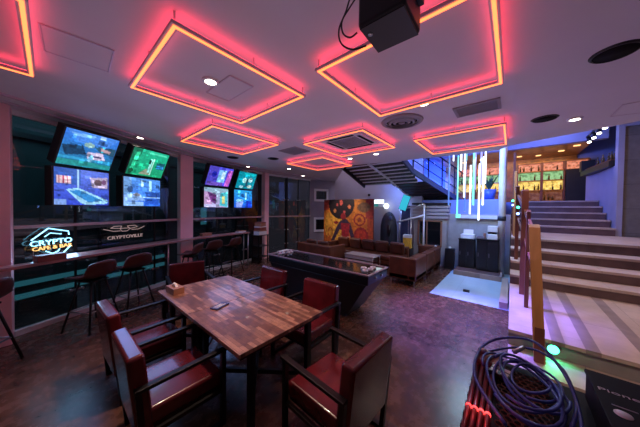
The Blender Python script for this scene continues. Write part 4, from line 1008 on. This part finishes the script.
for i in range(1, len(lowp)-1):
    (xa, za, ra, la), (xb, zb, rb, lb) = lowp[i], lowp[i+1]
    for q in range(3):
        f0 = q/3; f1 = (q+.6)/3; f2 = (q+1)/3
        g = lambda f: (xa+(xb-xa)*f, za+(zb-za)*f, ra+(rb-ra)*f, la+(lb-la)*f)
        A, B, C = g(f0), g(f1), g(f2)
        md.loft([(A[0], A[2], A[1]), (B[0], B[2], B[1]), (B[0], B[3], B[1]), (A[0], A[3], A[1])], [(A[0], A[2], A[1]+.05), (B[0], B[2], B[1]+.05), (B[0], B[3], B[1]+.05), (A[0], A[3], A[1]+.05)])
        mb.loft([(B[0], B[2], B[1]+.02), (C[0], C[2], C[1]+.02), (C[0], C[3], C[1]+.02), (B[0], B[3], B[1]+.02)], [(B[0], B[2], B[1]+.06), (C[0], C[2], C[1]+.06), (C[0], C[3], C[1]+.06), (B[0], B[3], B[1]+.06)])
md.build('tread', M['soffit'], t); mb.build('riser_board', M['riser'], t)
sr = [(5.75, 2.16, 3.1), (6.6, 2.15, 2.85), (7.2, 1.9, 2.62), (7.8, 1.66, 2.4), (8.4, 1.43, 2.2), (9.0, 1.23, 2.02)]
sl = [(5.75, 4.0, 3.08), (6.59, 4.0, 2.81), (7.2, 4.0, 2.6)]
sm_ = [(5.75, 3.1, 3.03), (6.6, 2.98, 2.78), (7.2, 2.9, 2.58), (7.8, 2.84, 2.36), (8.4, 2.64, 2.17), (9.0, 2.47, 1.98)]
for pth, m, hh in ((sr, 'steelblue', .15), (sl, 'black', .16), (sm_, 'tread', .05)):
    mb = MB()
    for a, b in zip(pth, pth[1:]): mb.bar(a, b, .05, hh)
    mb.build('stringer', M[m], t)
for hh, rr in ((.95, .02), (.62, .012), (.32, .012)):
    MB().tube([(x, y, z+hh) for x, y, z in sr], rr, 8).build('rail', M['black'], t)
for x, y, z in (sr[0], (6.1, 2.16, 3.0), sr[1], sr[2], sr[3], sr[4], sr[5]): MB().bar((x, y, z), (x, y, z+.96), .03).build('baluster', M['black'], t)
mb = MB()
for a, b in zip(sr, sr[1:]): mb.loft([a[:2]+(a[2]+.15,), b[:2]+(b[2]+.15,), (b[0], b[1]+.008, b[2]+.15), (a[0], a[1]+.008, a[2]+.15)], [a[:2]+(a[2]+.85,), b[:2]+(b[2]+.85,), (b[0], b[1]+.008, b[2]+.85), (a[0], a[1]+.008, a[2]+.85)])
mb.build('glass_panel', M['blueglass'], t)

# ------------------------------------------------------------------ equipment in the near right corner
t = thing('equipment_case', 'black equipment case with honeycomb top and red glowing ribbed side in the near corner', 'equipment case', (1.93, .15, 0))
MB().box(-1.1, 0, -1.1, 0, .02, .74).build('body', M['matte'], t, .01)
MB().box(-1.1, 0, -.32, -.005, .74, .755).build('top_plate', M['matte'], t)
mb = MB()   # honeycomb mesh on the top
for i in range(34):
    for j in range(9):
        cx = -1.02+i*.029; cy = -.31+j*.0335+(.01675 if i % 2 else 0)
        pts = [(cx+.0165*math.cos(PI/3*k), cy+.0165*math.sin(PI/3*k), .762) for k in range(6)]
        if cx > -.08 or cy > -.12: continue
        mb.tube(pts, .0022, 4, True)
mb.build('honeycomb_grille', M['darkoak'], t)
for i, y in enumerate((-.005, -.031, -.057, -.083)):
    MB().tube([(-1.05, y, .768), (-.17, y, .768)], .011, 10).build('side_rod', M['redrod'], t)
    MB().tube([(-.58, y, .768), (-.568, y, .768)], .0125, 10).build('red_light', M['redled'], t)
for i in range(12): MB().bar((-.14-i*.075, .006, .10), (-.14-i*.075, .006, .745), .03, .02, (0, 1, 0)).build('side_rib', M['blacks'], t, .004)
MB().box(-.16, .01, -.12, .01, .755, .80).build('corner_handle', M['redbox'], t, .015)
MB().lathe([(.02, 0), (.024, .02), (.016, .03)], n=14, mtx=Matrix.Translation((-.06, -.02, .80))).build('corner_knob', M['alu'], t)
MB().box(-1.1, -.02, -1.1, -.95, .74, .76).build('edge_rail', M['blacks'], t)
light('case_red', 'POINT', (1.36, .13, .86), .35, (1, .05, .06), .02)
t = thing('cable_coil', 'loosely coiled dark blue cable lying on the equipment case', 'cable', (1.66, -.06, .775)); random.seed(12)
def loop(cx, cy, rx, ry, rot, z, ph=0, turns=1., r=.007, bump=.02):
    P = []
    n = int(26*turns)
    for i in range(n+1):
        a = ph+2*PI*turns*i/n; x = rx*math.cos(a); y = ry*math.sin(a)
        P.append((cx+x*math.cos(rot)-y*math.sin(rot), cy+x*math.sin(rot)+y*math.cos(rot), max(.01, z+bump*math.sin(a*1.5+ph))))
    return P, r
mb = MB()
for args in ((0, 0, .27, .15, .2, .02, 0, 1.), (.03, -.02, .24, .14, -.1, .035, 1, 1.), (-.03, .02, .29, .14, .3, .05, 2, .9), (.05, -.03, .18, .11, .0, .03, 3, 1.), (.02, -.04, .20, .12, .4, .06, 4, 1.), (.06, -.04, .13, .08, 0, .04, 5, 1.), (-.02, -.01, .25, .13, .1, .075, 2.4, .8)):
    P, r = loop(*args); mb.tube(P, r, 8)
mb.tube(smooth([(-.35, .06, .02), (-.1, .20, .03), (.2, .20, .05), (.34, .10, .10), (.30, -.06, .16), (.16, -.16, .12), (-.02, -.2, .06), (-.2, -.16, .03)]), .008, 8)
mb.tube(smooth([(.26, .16, .02), (.36, .04, .05), (.32, -.08, .10), (.2, -.18, .09), (-.1, -.2, .05), (-.4, -.16, .02)]), .007, 8)
mb.build('cable', M['cable'], t)
MB().tube([(.28, .03, .06), (.33, -.02, .09)], .013, 10).build('connector', M['alu'], t)
t = thing('power_adapter', 'small black block with four white pads among the cables', 'adapter', (1.73, .03, .768), R(-12))
MB().box(-.045, .045, -.05, .05, 0, .03).build('body', M['blackp'], t, .004)
for sx in (-1, 1):
    for sy in (-1, 1): MB().box(sx*.022-.016, sx*.022+.016, sy*.024-.018, sy*.024+.018, .03, .034).build('pad', M['cream'], t, .003)
t = thing('black_box', 'black box with white lettering resting on the equipment case at the right edge', 'box', (1.55, -.62, .755), 0)
MB().box(-.5, .28, -.38, .30, .01, .145).build('body', M['matte'], t, .006)
MB().box(-.505, .285, -.385, .305, .145, .165).build('lid', M['matte'], t, .004)
MT = Matrix.Translation((.12, .205, .1655)) @ Matrix.Rotation(-PI/2, 4, 'Z')
text('lettering', 'Pioneer', .035, mat('grey_print', (.6, .56, .56), .5, var=.03), t, MT, .0006, .17)
MB().lathe([(.026, .165), (.026, .1665)], (-.035, .25, 0), n=24).build('round_label', M['cream'], t)
MB().box(.012, .018, .2, .27, .165, .1665).build('label_line', M['vent'], t)

# ------------------------------------------------------------------ lights
def down(x, y, e, col=(1, .8, .68), spot=95): light('downlight_beam', 'SPOT', (x, y, CZ-.03), e, col, .05, target=(x, y, 0), spot=spot)
down(1.03, 2.3, 150, (1, .70, .55), 80); down(1.06, 5.02, 14); down(3.82, 5.9, 16); down(4.79, 5.31, 22); down(6.12, 5.9, 14); down(4.72, 3.04, 26); down(4.68, 2.33, 22); down(2.81, .81, 26, (1, .76, .7)); down(4.53, -.62, 70, (1, .8, .72), 120)
light('sign_glow', 'AREA', fac(0, .35, .2, 1.2), 5, (.3, .6, 1), .5, target=fac(0, .4, 2.0, .0))
for k, s in ((0, .55), (0, 1.45), (1, .6), (1, 1.5)):
    light('screen_glow', 'AREA', fac(k, s, .72, 2.1), 7, (.25, .4, 1), .7, target=fac(k, s, 2.4, .4))
light('void_blue', 'SPOT', (6.4, 3.2, 5.2), 700, (.10, .2, 1), .3, target=(9.6, 1.7, 2.6), spot=75)
light('void_blue', 'AREA', (6.6, .8, 4.6), 14, (.2, .35, 1), .6, target=(7.4, .8, 0))
light('stair_blue', 'AREA', (10.2, -1.0, 4.6), 20, (.25, .3, 1), 1.2, target=(11.0, -1.4, 2.0))
light('header_blue', 'AREA', (9.3, .4, 3.4), 16, (.3, .35, 1), .6, target=(11.0, -.3, 4.7))
light('stair_warm', 'AREA', (6.6, -2.2, 4.8), 62, (1, .62, .52), .9, target=(5.6, -1.4, .6))
light('lounge_cool', 'AREA', (7.6, 4.4, 4.6), 22, (.85, .72, 1), 1.2, target=(8.2, 4.6, 2.0))
light('pit_cold', 'AREA', (6.5, .6, 3.0), 60, (.5, .76, 1), .8, target=(6.4, .6, 0))
light('floor_violet', 'SPOT', (4.3, .45, 2.95), 1300, (.2, .16, 1), .15, target=(4.2, .45, 0), spot=62)  # unseen spot, added to imitate the blue void's reflection on the floor

light('newel_fill', 'SPOT', (.5, -1.0, 2.95), 150, (1, .78, .64), .06, target=(3.3, -.7, .9), spot=42)  # unseen spot, added to brighten the newel from the front
light('column_blue', 'AREA', (7.1, 1.0, 3.6), 110, (.12, .25, 1), .5, target=(7.9, .2, 2.8))  # unseen blue lamp, added to tint the steel column
light('void_blue', 'AREA', (12.0, 3.3, 3.4), 170, (.1, .2, 1), .8, target=(14, 3.2, 3.0))  # unseen blue lamp, added to lift the dark end wall
light('header_blue', 'AREA', (9.0, 2.8, 3.2), 45, (.12, .22, 1), .6, target=(10.9, 2.8, 4.7))  # unseen blue lamp, added for the left part of the header
light('frame_blue', 'AREA', (7.5, 3.0, 2.5), 6, (.2, .4, 1), .3, target=(8.2, 3.0, 1.5))  # small unseen lamp, added to turn the wall behind the poles blue
light('mural_spot', 'SPOT', (5.6, 4.9, 2.95), 150, (1, .82, .66), .05, target=(7.42, 4.86, 1.2), spot=60)
light('ceiling_bounce', 'AREA', (2.3, 2.1, 1.25), 19, (.84, .62, .86), 5.0, rot=(PI, 0, 0), sy=4.6)  # unseen upward fill, added to mimic light bounced onto the ceiling
light('building_fill', 'AREA', (.2, 7.4, 4.5), 40, (.25, .75, .9), 2.5, target=(.3, 9.2, 0))  # unseen teal fill, added to brighten the building outside
light('building_fill', 'AREA', (4.6, 9.2, 4.5), 25, (.25, .75, .9), 2.5, target=(4.0, 10.6, 0))  # second added teal fill for the same building
w = bpy.data.worlds.new('night'); S.world = w; w.use_nodes = True
w.node_tree.nodes['Background'].inputs[0].default_value = (.33, .25, .32, 1)
w.node_tree.nodes['Background'].inputs[1].default_value = .10
S.view_settings.view_transform = 'Standard'; S.view_settings.look = 'None'; S.view_settings.exposure = 0; S.view_settings.gamma = 1
